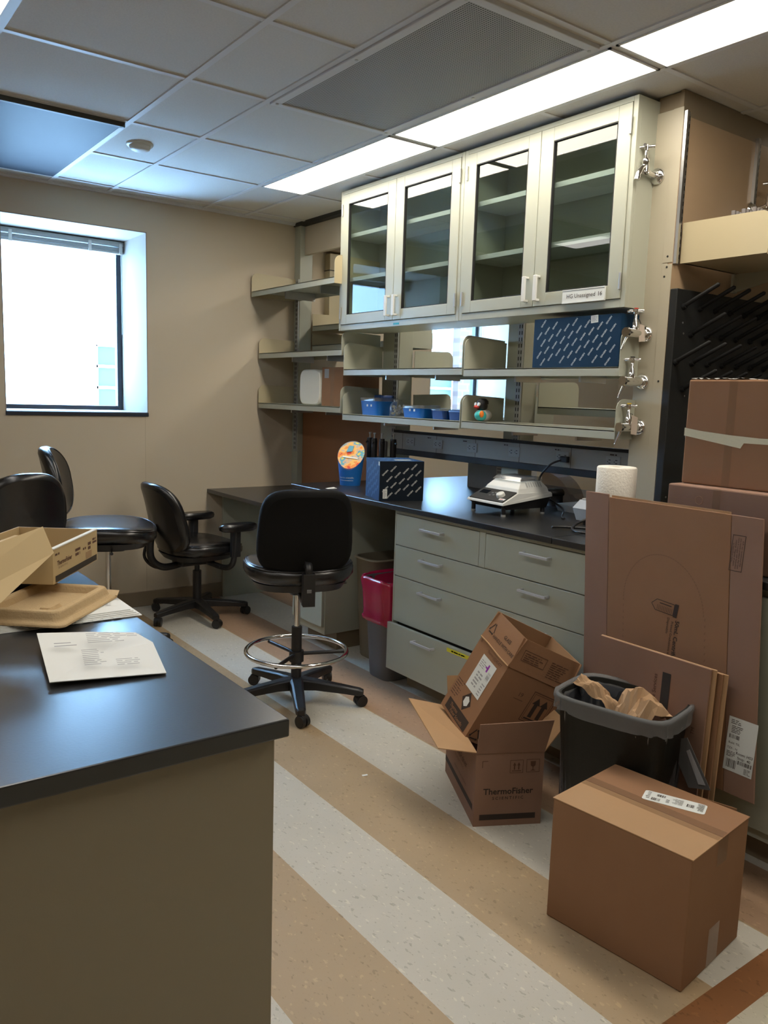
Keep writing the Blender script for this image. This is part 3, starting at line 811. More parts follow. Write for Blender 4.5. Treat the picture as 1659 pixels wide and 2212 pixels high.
# small navy box on the counter
a_, b_, h_ = .229, .235, .195
t = thing('printed_box', 'small navy box with slanting white lettering on the counter', 'box', (2.323, 3.186, BT), -18.7)
m = MB().box(0, a_, 0, b_, 0, h_)
fl = FR((0, 0, 0), (1, 0, 0), (0, 0, 1)); sd = FR((0, b_, 0), (0, -1, 0), (0, 0, 1)); tp = FR((0, 0, h_), (1, 0, 0), (0, 1, 0))
brand_cover(m, fl, a_, h_, .0106, .92, 1, 44)
m.rect(0, b_, 0, h_, sd @ T(0, 0, .0003), 2); brand_cover(m, sd, b_, h_, .0112, .85, 3, 44)
m.rect(0, a_, 0, b_, tp @ T(0, 0, .0003), 2); brand_cover(m, tp, a_, b_, .0112, .85, 3, 44)
m.build('carton', [navy_m, label_m, bluec_m, mat('pale_blue_print', (0.11, 0.23, 0.42), .6)], t, bevel=.001)
s = MB().rect(.018, .040, .012, .058, fl @ T(0, 0, .0009), 0); lines(s, .021, .037, .016, .054, fl @ T(0, 0, .0012), rnd, 1, 6, .5)
s.rect(.10, .185, .06, .095, tp @ T(0, 0, .0009), 0); s.rect(0, .022, h_-.022, h_-.002, sd @ T(b_-.024, 0, .0009), 0)
s.build('sticker', [label_m, greyink_m], t)
# large navy box on the shelf
t = thing('printed_box', 'large navy box with slanting white lettering on the upper right shelf', 'box', (2.670, 2.085, 1.567))
L_, H_ = .463, .207
m = MB().box(0, .27, 0, L_, 0, H_); fM = FR((0, L_, 0), (0, -1, 0), (0, 0, 1))
brand_cover(m, fM, L_, H_, .0104, .93, 1, 50)
m.build('carton', [mat('navy_blue_card', (0.001, 0.022, 0.055), .6, spec=.2), label_m], t, bevel=.001)
s = MB().rect(.315, .352, H_-.034, H_-.004, fM @ RZ(4) @ T(0, 0, .0012) @ T(.01, -.02, 0), 0); lines(s, .33, .358, H_-.048, H_-.026, fM @ RZ(4) @ T(0, 0, .0015), rnd, 1, 4)
s.build('sticker', [label_m, greyink_m], t)
# foam block and carton on the lowest corner shelf
t = thing('foam_block', 'white foam block standing on the lowest corner shelf', 'foam block', (2.70, 4.365, 1.353), 0)
secs = [[Vector((x, p.x, p.y)) for p in sq(.127*k, .112*k, 5, 0, 32)] for x, k in ((0, .93), (.008, 1), (.085, 1), (.098, .95))]
MB().loft(secs, 0, True, M=T(0, .125, .112)).build('block', foam_m, t)
t = thing('carton', 'brown carton beside the white foam block on the lowest corner shelf', 'box', (2.705, 4.115, 1.353))
m = MB().box(0, .27, 0, .235, 0, .235); m.build('carton', card_m, t, bevel=.002)
fM = FR((0, .235, 0), (0, -1, 0), (0, 0, 1))
MB().rect(.10, .14, 0, .235, fM @ T(0, 0, .0006), 0).rect(.03, .08, .17, .225, fM @ T(0, 0, .0006), 1).build('tape_and_label', [tape_m, greyink_m], t)
# tubs and jar on the lower left-bay shelf
def tub(x, y, w, d, h, label, mt, lidm, lidh=.014, taper=.9, name='plastic_tub', rz=0, labels=True):
    t = thing(name, label, 'tub', (x, y, 1.3135), rz)
    MB().loft([sq(w/2*taper, d/2*taper, 6, .0), sq(w/2, d/2, 6, h-lidh)], 0).build('tub', mt, t)
    MB().loft([sq(w/2*1.04, d/2*1.04, 6, h-lidh), sq(w/2*1.04, d/2*1.04, 6, h-.003), sq(w/2*.98, d/2*.98, 6, h)], 0).build('lid', lidm, t)
    if labels:
        Mx = FR((-w/2*1.01, 0, h*.45), (0, -1, 0), (0, 0, 1)); s = MB().rect(-.016, -.002, .004, .016, Mx, 0).rect(.022, .036, .004, .016, Mx, 0)
        s.build('label', [label_m], t)
    return t
tub(2.775, 3.835, .15, .195, .100, 'tall bright blue tub with a clear lid, leftmost of the blue tubs', blue_m, clearp_m, .020)
tub(2.90, 3.955, .10, .085, .115, 'dark blue tub behind the bright blue one at the left end of the shelf', dblue_m, dblue_m, .02, labels=False)
tub(2.775, 3.445, .14, .185, .068, 'low blue tub with a clear lid, right of the glass jar', blue_m, clearp_m, .018)
tub(2.795, 3.255, .13, .130, .056, 'low dark blue tub beside the clear-lidded one', dblue_m, clearp_m, .012, labels=False)
tub(2.775, 3.115, .10, .115, .052, 'small deep blue tub, rightmost on the shelf of tubs', dblue_m, dblue_m, .012, labels=False)
t = thing('glass_jar', 'clear jar of pale caps between the blue tubs', 'jar', (2.765, 3.645, 1.3135))
MB().lathe([(.0, .001), (.040, .001), (.044, .006), (.046, .050), (.036, .070), (.024, .082), (.024, .092)], 24).build('jar_wall', clearp_m, t)
c = MB()
for i in range(26):
    a = rnd.random()*6.28; r = .032*math.sqrt(rnd.random()); z = .008+.045*rnd.random(); c.cyl((r*math.cos(a), r*math.sin(a), z), (r*math.cos(a)+.006, r*math.sin(a), z+.010), .006, n=8)
tag(c.build('pale_caps', foam_m, loc=(2.765, 3.645, 1.3135)), 'pale caps heaped inside the clear jar', 'caps', kind='stuff')
# toy duck with cap and white coat
t = thing('toy_duck', 'small rubber duck in a black cap with a red beak and white coat', 'toy duck', (2.725, 2.905, 1.3165), 168)
t.scale = (1.5, 1.5, 1.5)
def ball(mb, c, r, mi=0, n=14):
    rx, ry, rz = r if isinstance(r, tuple) else (r, r, r); vs = []; fs = []
    for i in range(n+1):
        ph = math.pi*i/n
        for k in range(2*n):
            th = math.pi*k/n; vs.append((c[0]+rx*math.sin(ph)*math.cos(th), c[1]+ry*math.sin(ph)*math.sin(th), c[2]+rz*math.cos(ph)))
    for i in range(n):
        for k in range(2*n):
            fs.append((i*2*n+k, (i+1)*2*n+k, (i+1)*2*n+(k+1) % (2*n), i*2*n+(k+1) % (2*n)))
    return mb.add(vs, fs, mi, True)
white_t = mat('toy_white', (.72, .72, .68), .4); teal_t = mat('toy_teal', (.05, .50, .50), .4); face_t = mat('toy_black', (.012, .012, .012), .35)
ball(MB(), (0, 0, .020), (.030, .022, .020)).build('body', white_t, t)
ball(MB(), (.012, .006, .019), (.021, .019, .0175)).build('apron', teal_t, t)
hd = ball(MB(), (.006, 0, .050), (.019, .018, .019)).build('head', face_t, t)
MB().lathe([(.020, .056), (.019, .066), (.010, .073), (0, .074)], 18, 0, T(.004, 0, 0)).build('cap', face_t, hd)
ball(MB(), (.025, 0, .046), (.010, .010, .006)).build('beak', redp_m, hd)
MB().cyl((.021, -.009, .054), (.026, -.009, .055), .006, n=12).cyl((.021, .009, .054), (.026, .009, .055), .006, n=12).build('eye', white_t, hd)
ball(MB(), (.020, .024, .024), (.008, .005, .011)).build('wing', orange_m, t)
ball(MB(), (-.020, -.018, .018), (.010, .008, .013)).build('yellow_prop', mat('toy_yellow', (.55, .5, .05), .4), t)

# paper bucket with coloured inside
t = thing('paper_bucket', 'bright blue bucket with a slanted rim and multicoloured inside', 'bucket', (2.595, 3.845, BT), -20)
def colour_splash():
    m = mat('bright_printed_lining', (0.8, 0.4, 0.2), .6); nt = m.node_tree; b = nt.nodes['Principled BSDF']
    tc = nt.nodes.new('ShaderNodeTexCoord'); n = nt.nodes.new('ShaderNodeTexNoise'); n.inputs['Scale'].default_value = 14; n.inputs['Detail'].default_value = 3
    nt.links.new(tc.outputs['Object'], n.inputs[0])
    r = nt.nodes.new('ShaderNodeValToRGB'); r.color_ramp.interpolation = 'CONSTANT'
    cols = [(0, (.62, .05, .02)), (.40, (.80, .25, .04)), (.47, (.85, .48, .12)), (.53, (.62, .42, .28)), (.58, (.10, .38, .50)), (.64, (.70, .60, .10)), (.70, (.25, .45, .12))]
    for i, (p, c) in enumerate(cols):
        e = r.color_ramp.elements[i] if i < 2 else r.color_ramp.elements.new(p)
        e.position = p; e.color = (*c, 1)
    nt.links.new(n.outputs[0], r.inputs[0]); nt.links.new(r.outputs[0], b.inputs['Base Color']); return m
n = 36
def rimz(th): return .172 + .074*math.cos(th-1.13)
def rad(z): return .058 + .018*z/.16
outer = []; inner = []
for f in (0, .33, .66, 1):
    outer.append([Vector((rad(rimz(th)*f)*math.cos(th), rad(rimz(th)*f)*math.sin(th), rimz(th)*f)) for th in [2*math.pi*k/n for k in range(n)]])
    inner.append([Vector(((rad(rimz(th)*f)-.0015)*math.cos(th), (rad(rimz(th)*f)-.0015)*math.sin(th), max(.002, rimz(th)*f-.0004))) for th in [2*math.pi*k/n for k in range(n)]])
w_ = MB().loft(outer, 0, True, True, False); w_.loft(inner[::-1], 1, True, False, True)
bk = w_.build('bucket', [mat('bucket_blue', (.005, .125, .43), .5), mat('bucket_white_lining', (.5, .52, .52), .6)], t)
# raised coloured inner disc (the lid card standing in the rim)
cz = 0.178; tl = MB(); pr = []
for k in range(n):
    th = 2*math.pi*k/n; z = rimz(th)-.006; r_ = rad(rimz(th))*.985; pr.append(Vector((r_*math.cos(th), r_*math.sin(th), z)))
tl.slab(pr, .0015, 0)
tl.build('lining_card', colour_splash(), bk)
def onp(x, y, dz): return Vector((x, y, .166 + .074*(x*math.cos(1.13)+y*math.sin(1.13))/.076 + dz))
MB().slab([onp(-.046, .010, .0018), onp(.030, -.034, .0018), onp(.034, -.028, .0018), onp(-.044, .018, .0018)], .0008).build('white_stripe', label_m, bk)
MB().slab([onp(-.020, .030, .0018), onp(.012, .020, .0018), onp(.030, .045, .0018), onp(.004, .058, .0018)], .0008).build('blue_patch', mat('sky_blue_print', (.10, .36, .50), .6), bk)
s = MB()
vt, ft = text_geo('thermo scientific', .0135, .01)
wrap = []
for p in vt:
    a = math.radians(-128) + p.x/.0625; z = .046+p.y; r_ = rad(z)+.0007; wrap.append((r_*math.cos(a), r_*math.sin(a), z))
s.add(wrap, ft, 0)
for k in range(16):
    a0 = math.radians(-128) + (-.045+k*.0055)/.0625; a1 = a0+.0055/.0625; r_ = rad(.03)+.0007
    s.add([(r_*math.cos(a0), r_*math.sin(a0), .029), (r_*math.cos(a1), r_*math.sin(a1), .029), (r_*math.cos(a1), r_*math.sin(a1), .0315), (r_*math.cos(a0), r_*math.sin(a0), .0315)], [(0, 1, 2, 3)], 0)
s.build('lettering', mat('pale_lettering', (.45, .55, .65), .6), bk)
# scrap of paper on the counter end
o = MB().slab([(0, 0, 0), (.06, .004, 0), (.058, .035, .004), (.002, .03, 0)], .0006).build('paper_slip', paper_m, loc=(2.36, 3.71, BT+.0005)); tag(o, 'small white slip of paper at the left end of the black counter', 'paper')

# pipettes on a stand
t = thing('pipette_stand', 'grey carousel stand holding four black pipettes behind the small navy box', 'pipette stand', (2.79, 3.78, BT))
b = MB().lathe([(0, 0), (.075, 0), (.075, .012), (.02, .020), (.012, .03), (.012, .25), (.0, .255)], 28)
b.build('post', greyp_m, t)
MB().lathe([(.012, .150), (.060, .150), (.063, .156), (.060, .162), (.012, .162)], 28).build('holder_disc', lgrey_m, t)
def pipette(x, y, rz, label):
    p = thing('pipette', label, 'pipette', (x, y, BT+.055), rz, group=None)
    MB().loft([sq(.007, .007, 2.5, 0, 16), sq(.009, .010, 2.5, .05, 16), sq(.015, .017, 3, .075, 16), sq(.016, .019, 3, .20, 16), sq(.014, .017, 3, .215, 16)]).build('grip_body', blackp_m, p)
    MB().cyl((0, 0, -.045), (0, 0, .0), .003, .0055, n=12).build('tip_cone', lgrey_m, p)
    MB().cyl((0, 0, .215), (0, 0, .238), .004, n=10).cyl((0, 0, .238), (0, 0, .246), .008, n=14).build('plunger', lgrey_m, p)
    MB().box(-.014, .014, -.0175, -.010, .080, .098).build('white_band', whitep_m, p, bevel=.002)
    MB().tube([(0, -.012, .19), (0, -.03, .196), (0, -.038, .188)], .004, 8).build('finger_hook', blackp_m, p)
for i, (x, y) in enumerate(((2.735, 3.858), (2.715, 3.786), (2.722, 3.722), (2.765, 3.672))):
    pipette(x, y, -70+i*20, ['leftmost black pipette on the stand', 'second black pipette from the left on the stand', 'third black pipette from the left on the stand', 'rightmost black pipette on the stand, tilted in front of the power strip'][i])

# white shaker / heating block
t = thing('shaker', 'white and black laboratory shaker with a clear lid on the counter', 'laboratory device', (2.505, 2.515, BT), -3)
W_, D_ = .245, .29    # width along +Y, depth along +X
def YX(p): return [Vector(q) for q in p]
lo = MB()
lo.loft([[Vector(p) for p in ((.03, .010, .030), (D_-.02, .012, .030), (D_-.02, W_-.012, .030), (.03, W_-.010, .030))],
         [Vector(p) for p in ((.0, .0, .053), (D_, .004, .082), (D_, W_-.004, .082), (.0, W_, .053))]], 0, False)
lo.build('lower_housing', blackp_m, t, bevel=.003)
up = MB(); 
up.loft([[Vector(p) for p in ((-.004, -.002, .051), (D_+.004, .0, .082), (D_+.004, W_, .082), (-.004, W_+.002, .051))],
         [Vector(p) for p in ((-.002, -.001, .060), (D_+.003, .001, .095), (D_+.003, W_-.001, .095), (-.002, W_+.001, .060))],
         [Vector(p) for p in ((.085, .004, .100), (D_-.002, .004, .102), (D_-.002, W_-.004, .102), (.085, W_-.004, .100))]], 0, False)
up.build('upper_housing', whitep_m, t, bevel=.003)
tw = MB().loft([[Vector(p) for p in ((.088, .010, .099), (D_-.008, .012, .101), (D_-.008, W_-.012, .101), (.088, W_-.010, .099))],
                [Vector(p) for p in ((.098, .016, .118), (D_-.016, .016, .122), (D_-.016, W_-.016, .122), (.098, W_-.016, .118))],
                [Vector(p) for p in ((.128, .036, .148), (D_-.040, .034, .150), (D_-.040, W_-.034, .150), (.128, W_-.036, .148))]], 0, False)
tw.build('tower', whitep_m, t, bevel=.003)
v = MB()
for i in range(7):
    x = .155+i*.014; v.box(x, x+.007, -.0, .0012, 0, .022)
Mv = FR((0, .0165, .121), (1, 0, 0), (0, .55, .83))
vv = MB()
for i in range(7): vv.rect(.150+i*.014, .156+i*.014, .004, .028, Mv @ T(0, 0, .0028), 0)
vv.build('vent_slots', lgrey_m, t)
pn = MB().loft([[Vector(p) for p in ((.002, .008, .0625), (.086, .010, .1025), (.086, W_-.010, .1025), (.002, W_-.008, .0625))],
                [Vector(p) for p in ((.001, .010, .0660), (.085, .012, .1060), (.085, W_-.012, .1060), (.001, W_-.010, .0660))]], 0, False)
pnl = pn.build('control_panel', blackp_m, t, bevel=.001)
Mp = FR((.043, W_/2, .0855), (0, -1, 0), (.084, 0, .040))
MB().box(-.095, -.040, .000, .030, 0, .001, 0, Mp).build('display', mat('unlit_display', (.005, .007, .012), .15), pnl)
bt = MB()
for bx, by in ((-.012, .012), (.006, .018), (-.010, -.010), (.010, -.004)): bt.box(bx-.006, bx+.006, by-.004, by+.004, 0, .0022, 0, Mp)
bt.build('buttons', greyp_m, pnl, bevel=.001)
kn = MB(); kn.lathe([(.0, .016), (.017, .016), (.019, .012), (.020, 0)], 24, 0, Mp @ T(.058, -.002, 0)); kn.build('knob', whitep_m, pnl)
s = MB().box(.072, .108, -.032, -.020, 0, .0012, 0, Mp); s.rect(.078, .100, -.029, -.0255, Mp @ T(0, 0, .0015), 1); s.build('badge', [label_m, redp_m], pnl)
for x, y in ((.02, .02), (.02, W_-.02), (D_-.03, .025), (D_-.03, W_-.02)):
    MB().cyl((x, y, .008), (x, y, .045), .010, n=14, mi=0).cyl((x, y, 0), (x, y, .009), .011, n=14, mi=1).build('foot', [blackp_m, lgrey_m], t)
ld = MB().loft([[Vector(p) for p in ((.118, .028, .149), (D_-.03, .028, .151), (D_-.03, W_-.028, .151), (.118, W_-.028, .149))],
                [Vector(p) for p in ((.135, .040, .166), (D_-.045, .040, .168), (D_-.045, W_-.040, .168), (.135, W_-.040, .166))]], 0, False)
ld.build('clear_lid', clearp_m, t, bevel=.003)
MB().box(.145, D_-.055, .055, W_-.055, .149, .156).build('sample_block', blackp_m, t, bevel=.002)
# power plug and cord from the raceway
t = thing('power_cord', 'black plug and cord hanging from an outlet in the grey power strip', 'cord', (2.94, 2.545, 1.158))
MB().box(-.034, .0, -.022, .022, -.014, .014).build('plug', blackp_m, t, bevel=.004)
def bez(P, n=14):
    out = []; P = [Vector(p) for p in P]
    for i in range(len(P)-1):
        p0, p1, p2, p3 = P[max(i-1, 0)], P[i], P[i+1], P[min(i+2, len(P)-1)]
        for k in range(n):
            u = k/n; out.append(.5*((2*p1)+(-p0+p2)*u+(2*p0-5*p1+4*p2-p3)*u*u+(-p0+3*p1-3*p2+p3)*u**3))
    out.append(P[-1]); return out
MB().tube(bez([(-.03, .012, -.004), (-.06, .055, -.03), (-.06, .115, -.10), (-.06, .10, -.165), (-.08, .02, -.19), (-.12, -.09, -.215), (-.20, -.16, -.238), (-.23, -.20, -.238)]), .0048, 10).build('cable', blackp_m, t)
# second instrument behind the paper towel, with its leads
t = thing('benchtop_instrument', 'grey and white instrument with coiled black leads behind the paper towel roll', 'laboratory device', (2.66, 2.02, BT))
MB().loft([[Vector(p) for p in ((0, 0, .02), (.2, 0, .02), (.2, .22, .02), (0, .22, .02))], [Vector(p) for p in ((-.01, -.005, .07), (.2, -.005, .07), (.2, .235, .07), (-.01, .235, .07))],
           [Vector(p) for p in ((.01, .01, .105), (.19, .01, .105), (.19, .215, .105), (.01, .215, .105))]], 0, False).build('housing', mgrey_m, t, bevel=.004)
MB().box(.012, .19, .015, .205, .105, .112).build('top_plate', lgrey_m, t, bevel=.003)
for fx, fy in ((.03, .04), (.03, .19), (.17, .04), (.17, .19)): MB().cyl((fx, fy, 0), (fx, fy, .022), .012).build('foot', blackp_m, t)
MB().tube(bez([(.10, .10, .112), (.02, .14, .125), (-.03, .10, .12), (.02, .04, .118), (.10, .06, .118)]), .005, 8).tube(bez([(.0, .08, .06), (-.09, .12, .03), (-.16, .10, .010), (-.19, .02, .008), (-.12, -.06, .008), (-.07, .03, .009), (-.15, .14, .010), (-.20, .17, .010)]), .0055, 8).build('leads', blackp_m, t)
# flat grey tray behind
o = MB().loft([sq(.10, .13, 8, 0, 24), sq(.11, .14, 8, .03, 24)]).build('plastic_tray', mgrey_m, loc=(3.02, 2.46, BT+.0005)); tag(o, 'flat slate grey tray on the counter behind the white shaker', 'tray')
# black screen beyond the raceway
t = thing('monitor', 'black screen standing on the far side of the counter under the power strip', 'monitor', (3.22, 2.38, BT))
MB().box(-.01, .015, -.27, .17, .03, .25, 0, RY(-8)).build('screen', mat('black_screen', (.006, .006, .008), .2), t, bevel=.004)
MB().box(.0, .10, -.10, .08, 0, .012).box(.02, .04, -.03, .03, .01, .08).build('stand', blackp_m, t, bevel=.004)
# grey box with a card, beyond the raceway
t = thing('equipment_box', 'slate grey equipment box with a white instruction card beyond the power strip', 'laboratory device', (3.20, 3.16, BT))
MB().box(0, .20, 0, .36, 0, .23).build('housing', mgrey_m, t, bevel=.004)
MB().box(-.02, -.0, -.10, .03, 0, .22).build('front_panel', lgrey_m, t, bevel=.002)
Mc = FR((-.022, .10, .03), (0, -1, 0), (0, 0, 1)); s = MB().rect(0, .09, .03, .17, Mc, 0)
lines(s, .008, .08, .045, .165, Mc @ T(0, 0, .0005), rnd, 1, 7, .35)
s.build('instruction_card', [paper_m, greyink_m], t)
# smoked acrylic hood
t = thing('acrylic_hood', 'smoked curved acrylic hood standing behind the white shaker', 'hood', (3.07, 2.62, BT))
pr = []
for k in range(13):
    a = math.radians(90*k/12); pr.append((.20*math.sin(a), .16*math.cos(a)))
m = MB()
for k in range(12):
    (a0, z0), (a1, z1) = pr[k], pr[k+1]
    m.add([(0, -a0+.20, z0), (0, -a1+.20, z1), (.10, -a1+.20, z1), (.10, -a0+.20, z0)], [(0, 1, 2, 3)], 0, True)
m.add([(0, .20, 0)]+[(0, -a+.20, z) for a, z in pr], [tuple(range(len(pr)+1))], 0)
m.build('hood', dome_m, t)
MB().lathe([(.030, 0), (.045, 0), (.047, .015), (.036, .03), (.0, .032)], 20, 0, T(-.03, .08, .055)).lathe([(.04, 0), (.04, .058)], 20, 0, T(-.03, .08, 0)).build('rotor', blackp_m, t)

# paper towel roll
t = thing('paper_towel_roll', 'white paper towel roll standing on the counter', 'paper towel', (2.432, 1.872, BT))
MB().lathe([(.021, .001), (.066, 0), (.071, .004), (.071, .277), (.067, .281), (.021, .281), (.021, .02)], 48).build('roll', towel_m, t)
MB().lathe([(.0205, .001), (.0205, .279), (.0190, .279), (.0190, .001), (.0205, .001)], 24).build('core', cardin_m, t)

# two cartons stacked at the right on the sink counter
def carton(name, label, loc, rz, a, b, h, mt, grp=None):
    t = thing(name, label, 'box', loc, rz, group=grp)
    return t
# both show their long side, which faces the room; local x runs away from the viewer's left end towards the right
def ctn(label, loc, rz, L, D, h, mt, bev):
    t = thing('carton', label, 'box', loc, rz)
    MB().box(0, L, 0, D, 0, h).build('carton_body', mt, t, bevel=bev); return t
t = ctn('brown carton at the right edge, upper one of the two stacked on the counter', (2.424, 1.602, 1.1655), -89, .50, .36, .343, card_m, .006)
h_ = .343; fM = FR((0, 0, 0), (1, 0, 0), (0, 0, 1))
lab(MB().rect(.145, .172, .0, h_, fM @ T(0, 0, .0008), 0).build('packing_tape', tape_m, t), 'clear packing tape running upright')
q = MB(); pts = [(-.001, .158), (-.001, .184), (.06, .176), (.16, .168), (.26, .163), (.5, .165), (.5, .145), (.21, .145), (.200, .128)]
q.add([(x, -.0018, z) for x, z in pts], [tuple(range(len(pts)))], 0); q.rect(.0, .05, .158, .184, FR((0, .05, 0), (0, -1, 0), (0, 0, 1)) @ T(0, 0, .0012), 0)
lab(q.build('fibre_tape', fib_m, t), 'reinforced tape around the middle of the carton')
R_w = random.Random(9); q = MB(); nx, ny = 22, 8
vs = [(.004+i*.20/nx, .004+j*.10/ny, h_+.0012+R_w.random()*.005) for j in range(ny+1) for i in range(nx+1)]
q.add(vs, [(j*(nx+1)+i, j*(nx+1)+i+1, (j+1)*(nx+1)+i+1, (j+1)*(nx+1)+i) for j in range(ny) for i in range(nx)], 0)
q.build('wrinkled_wrap', mat('wrinkled_wrap', (.50, .50, .48), .35), t)
t = ctn('brown carton at the right edge, lower one of the two stacked, beside the drying rack', (2.370, 1.612, BT+.001), -90, .54, .40, .2495, cardr_m, .005)
h_ = .2495
lab(MB().rect(.165, .192, 0, h_, fM @ T(0, 0, .0008), 0).build('packing_tape', tape_m, t), 'clear packing tape running upright')
q = MB(); q.lathe([(.012, 0), (.0125, .0005), (.014, .0005), (.0145, 0)], 24, 0, fM @ T(.118, .205, .0008)); q.rect(.0, .19, .212, .213, fM @ T(0, -.03, .0006), 0); q.rect(.02, .10, .205, .206, fM @ T(0, .0, .0006), 0)
q.build('crease_marks', mat('card_crease', (.30, .16, .09), .9), t)
# ------------------------------------------------------------------ boxes and waste on the floor
def arrows_up(mb, M, w, mi=1, n=2, frame=True):
    """pair of upright arrows over a bar, inside a square frame of side w"""
    if frame: mb.ring(0, w, 0, w, w*.035, M, mi)
    for cx in (.34*w, .66*w):
        mb.rect(cx-.045*w, cx+.045*w, .26*w, .60*w, M, mi)
        mb.add([(cx-.12*w, .58*w, 0), (cx+.12*w, .58*w, 0), (cx, .82*w, 0)], [(0, 1, 2)], mi, False, M)
    mb.rect(.15*w, .85*w, .13*w, .19*w, M, mi)
def glass_sign(mb, M, w, mi=1):
    mb.ring(0, w, 0, w, w*.035, M, mi)
    P = [(.30, .84), (.70, .84), (.68, .52), (.55, .42), (.53, .40), (.53, .20), (.68, .15), (.68, .12), (.32, .12), (.32, .15), (.47, .20), (.47, .40), (.45, .42), (.32, .52)]
    mb.add([(x*w, y*w, 0) for x, y in P], [(0, 1, 2, 3), (0, 3, 12, 13), (12, 3, 4, 11), (11, 4, 5, 10), (10, 5, 6, 7, 8, 9)], mi, False, M)
def recycle(mb, M, w, mi=1):
    pts = [Vector((0, .5, 0)), Vector((-.5, -.42, 0)), Vector((.5, -.42, 0))]
    for i in range(3):
        a, b = pts[i]*w, pts[(i+1) % 3]*w; d = (b-a).normalized(); nrm = Vector((-d.y, d.x, 0))*w*.05
        a2 = a+d*w*.14; b2 = b-d*w*.26
        mb.add([a2-nrm, b2-nrm, b2+nrm, a2+nrm], [(0, 1, 2, 3)], mi, False, M)
        mb.add([b2-nrm*2.4, b2+d*w*.18, b2+nrm*2.4], [(0, 1, 2)], mi, False, M)
def open_box(t, a, b, h, mt, mtin, th=.004, printer=None):
    m = MB()
    for (x0, x1, y0, y1) in ((0, a, 0, th), (0, a, b-th, b), (0, th, th, b-th), (a-th, a, th, b-th)): m.box(x0, x1, y0, y1, 0, h)
    m.box(th, a-th, th, b-th, 0, th)
    if printer: printer(m)
    return m.build('carton_body', [mt, ink_m, inkb_m], t)
# big closed box, front right
t = thing('carton', 'large closed brown carton in the foreground with a shipping label on top', 'box', (1.685, .997, 0), 6.9)
a_, b_, h_ = .317, .398, .350
MB().box(0, a_, 0, b_, .001, h_-.003).build('carton_body', card_m, t, bevel=.003)
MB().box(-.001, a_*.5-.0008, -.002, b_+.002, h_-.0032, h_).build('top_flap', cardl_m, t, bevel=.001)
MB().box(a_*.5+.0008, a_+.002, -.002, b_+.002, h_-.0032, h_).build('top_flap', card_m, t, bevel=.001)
tpM = FR((0, 0, h_), (1, 0, 0), (0, 1, 0)); frM = FR((0, 0, 0), (1, 0, 0), (0, 0, 1))
q = MB().rect(a_*.5-.026, a_*.5+.030, 0, b_, tpM @ T(0, 0, .0006), 0).rect(a_*.5-.026, a_*.5+.030, h_-.070, h_, frM @ T(0, 0, .0030), 0)
lab(MB().rect(a_*.5-.030, a_*.5+.030, 0, .110, frM @ T(0, 0, .0008), 0).build('packing_tape', tape_m, t), 'clear packing tape coming up from under the box')
lab(q.build('packing_tape', tape_m, t), 'clear packing tape along the seam')
Ml = FR((.205, .135, h_+.0010), (-.23, 1, 0), (-1, -.23, 0)); Ml = FR((.286, .098, h_+.0010), (-.30, 1, 0), (-1, -.30, 0))
s = MB(); s.add([(p.x, p.y, 0) for p in sq(.082, .030, 12, 0, 24, .082, .030)], [tuple(range(24))], 0, False, Ml)
Mi = Ml @ T(0, 0, .0005)
bars(s, .118, .142, .036, .052, Mi, rnd, 1, 12); bars(s, .108, .130, .010, .024, Mi, rnd, 1, 12); bars(s, .030, .050, .022, .040, Mi, rnd, 1, 10)
lines(s, .146, .158, .008, .052, Mi, rnd, 1, 5, .3); lines(s, .060, .090, .012, .046, Mi, rnd, 1, 7, .3); lines(s, .006, .026, .006, .050, Mi, rnd, 1, 9, .4); lines(s, .094, .106, .028, .050, Mi, rnd, 1, 4, .4)
lab(s.build('shipping_label', [label_m, ink_m], t), 'white shipping label with barcodes')

# lower open box with lettering
t = thing('open_carton', 'open brown carton printed ThermoFisher Scientific, standing on the floor', 'box', (1.7845, 1.8557, 0), -27.5)
a_, b_, h_ = .236, .413, .260
def pr1(m):
    M = FR((0, -.0006, 0), (1, 0, 0), (0, 0, 1))
    m.text('ThermoFisher', .0300, M @ T(.116, .122, 0), 1, .020); m.text('S C I E N T I F I C', .0145, M @ T(.116, .098, 0), 1, .012)
    m.rect(.020, .215, .022, .042, M, 1)
    arrows_up(m, M @ T(.118, .186, 0), .046, 2); glass_sign(m, M @ T(.175, .187, 0), .046, 2)
    m.rect(.022, .024, .208, .232, M, 2); m.rect(.022, .042, .230, .232, M, 2)
    M = FR((-.0006, b_, 0), (0, -1, 0), (0, 0, 1))
    m.rect(.0, b_-.02, .048, .070, M, 1); m.text('ThermoFisher', .036, M @ T(.20, .165, 0), 2, .02); m.text('S C I E N T I F I C', .017, M @ T(.20, .136, 0), 2)
    m.text('PROTECT FROM FREEZING', .014, M @ T(.22, .095, 0), 2)
open_box(t, a_, b_, h_, cardr_m, cardin_m, printer=pr1)
th = .003
def flap(t, p, mt=cardin_m): return MB().slab(p, th).build('flap', mt, t)
flap(t, [(0, 0, h_), (a_, 0, h_), (a_+.018, -.022, h_+.118), (-.0, -.026, h_+.112)][::1], cardr_m)
flap(t, [(0, b_, h_), (0, 0, h_), (-.130, .008, h_+.018), (-.165, b_-.05, h_+.055)][::-1], cardl_m)
flap(t, [(a_, 0, h_), (a_, b_, h_), (a_+.085, b_-.03, h_+.075), (a_+.085, .03, h_+.085)], cardl_m)
flap(t, [(a_, b_, h_), (0, b_, h_), (.0, b_+.035, h_+.110), (a_, b_+.035, h_+.110)], cardl_m)
# tilted open box resting in it
s_ = .945
R_ = Matrix(((-.339, .866, .369), (-.928, -.242, -.285), (-.157, -.439, .885)))
o_ = Vector((2.023*s_, 2.319*s_, 1.42 + (.230-1.42)*s_))
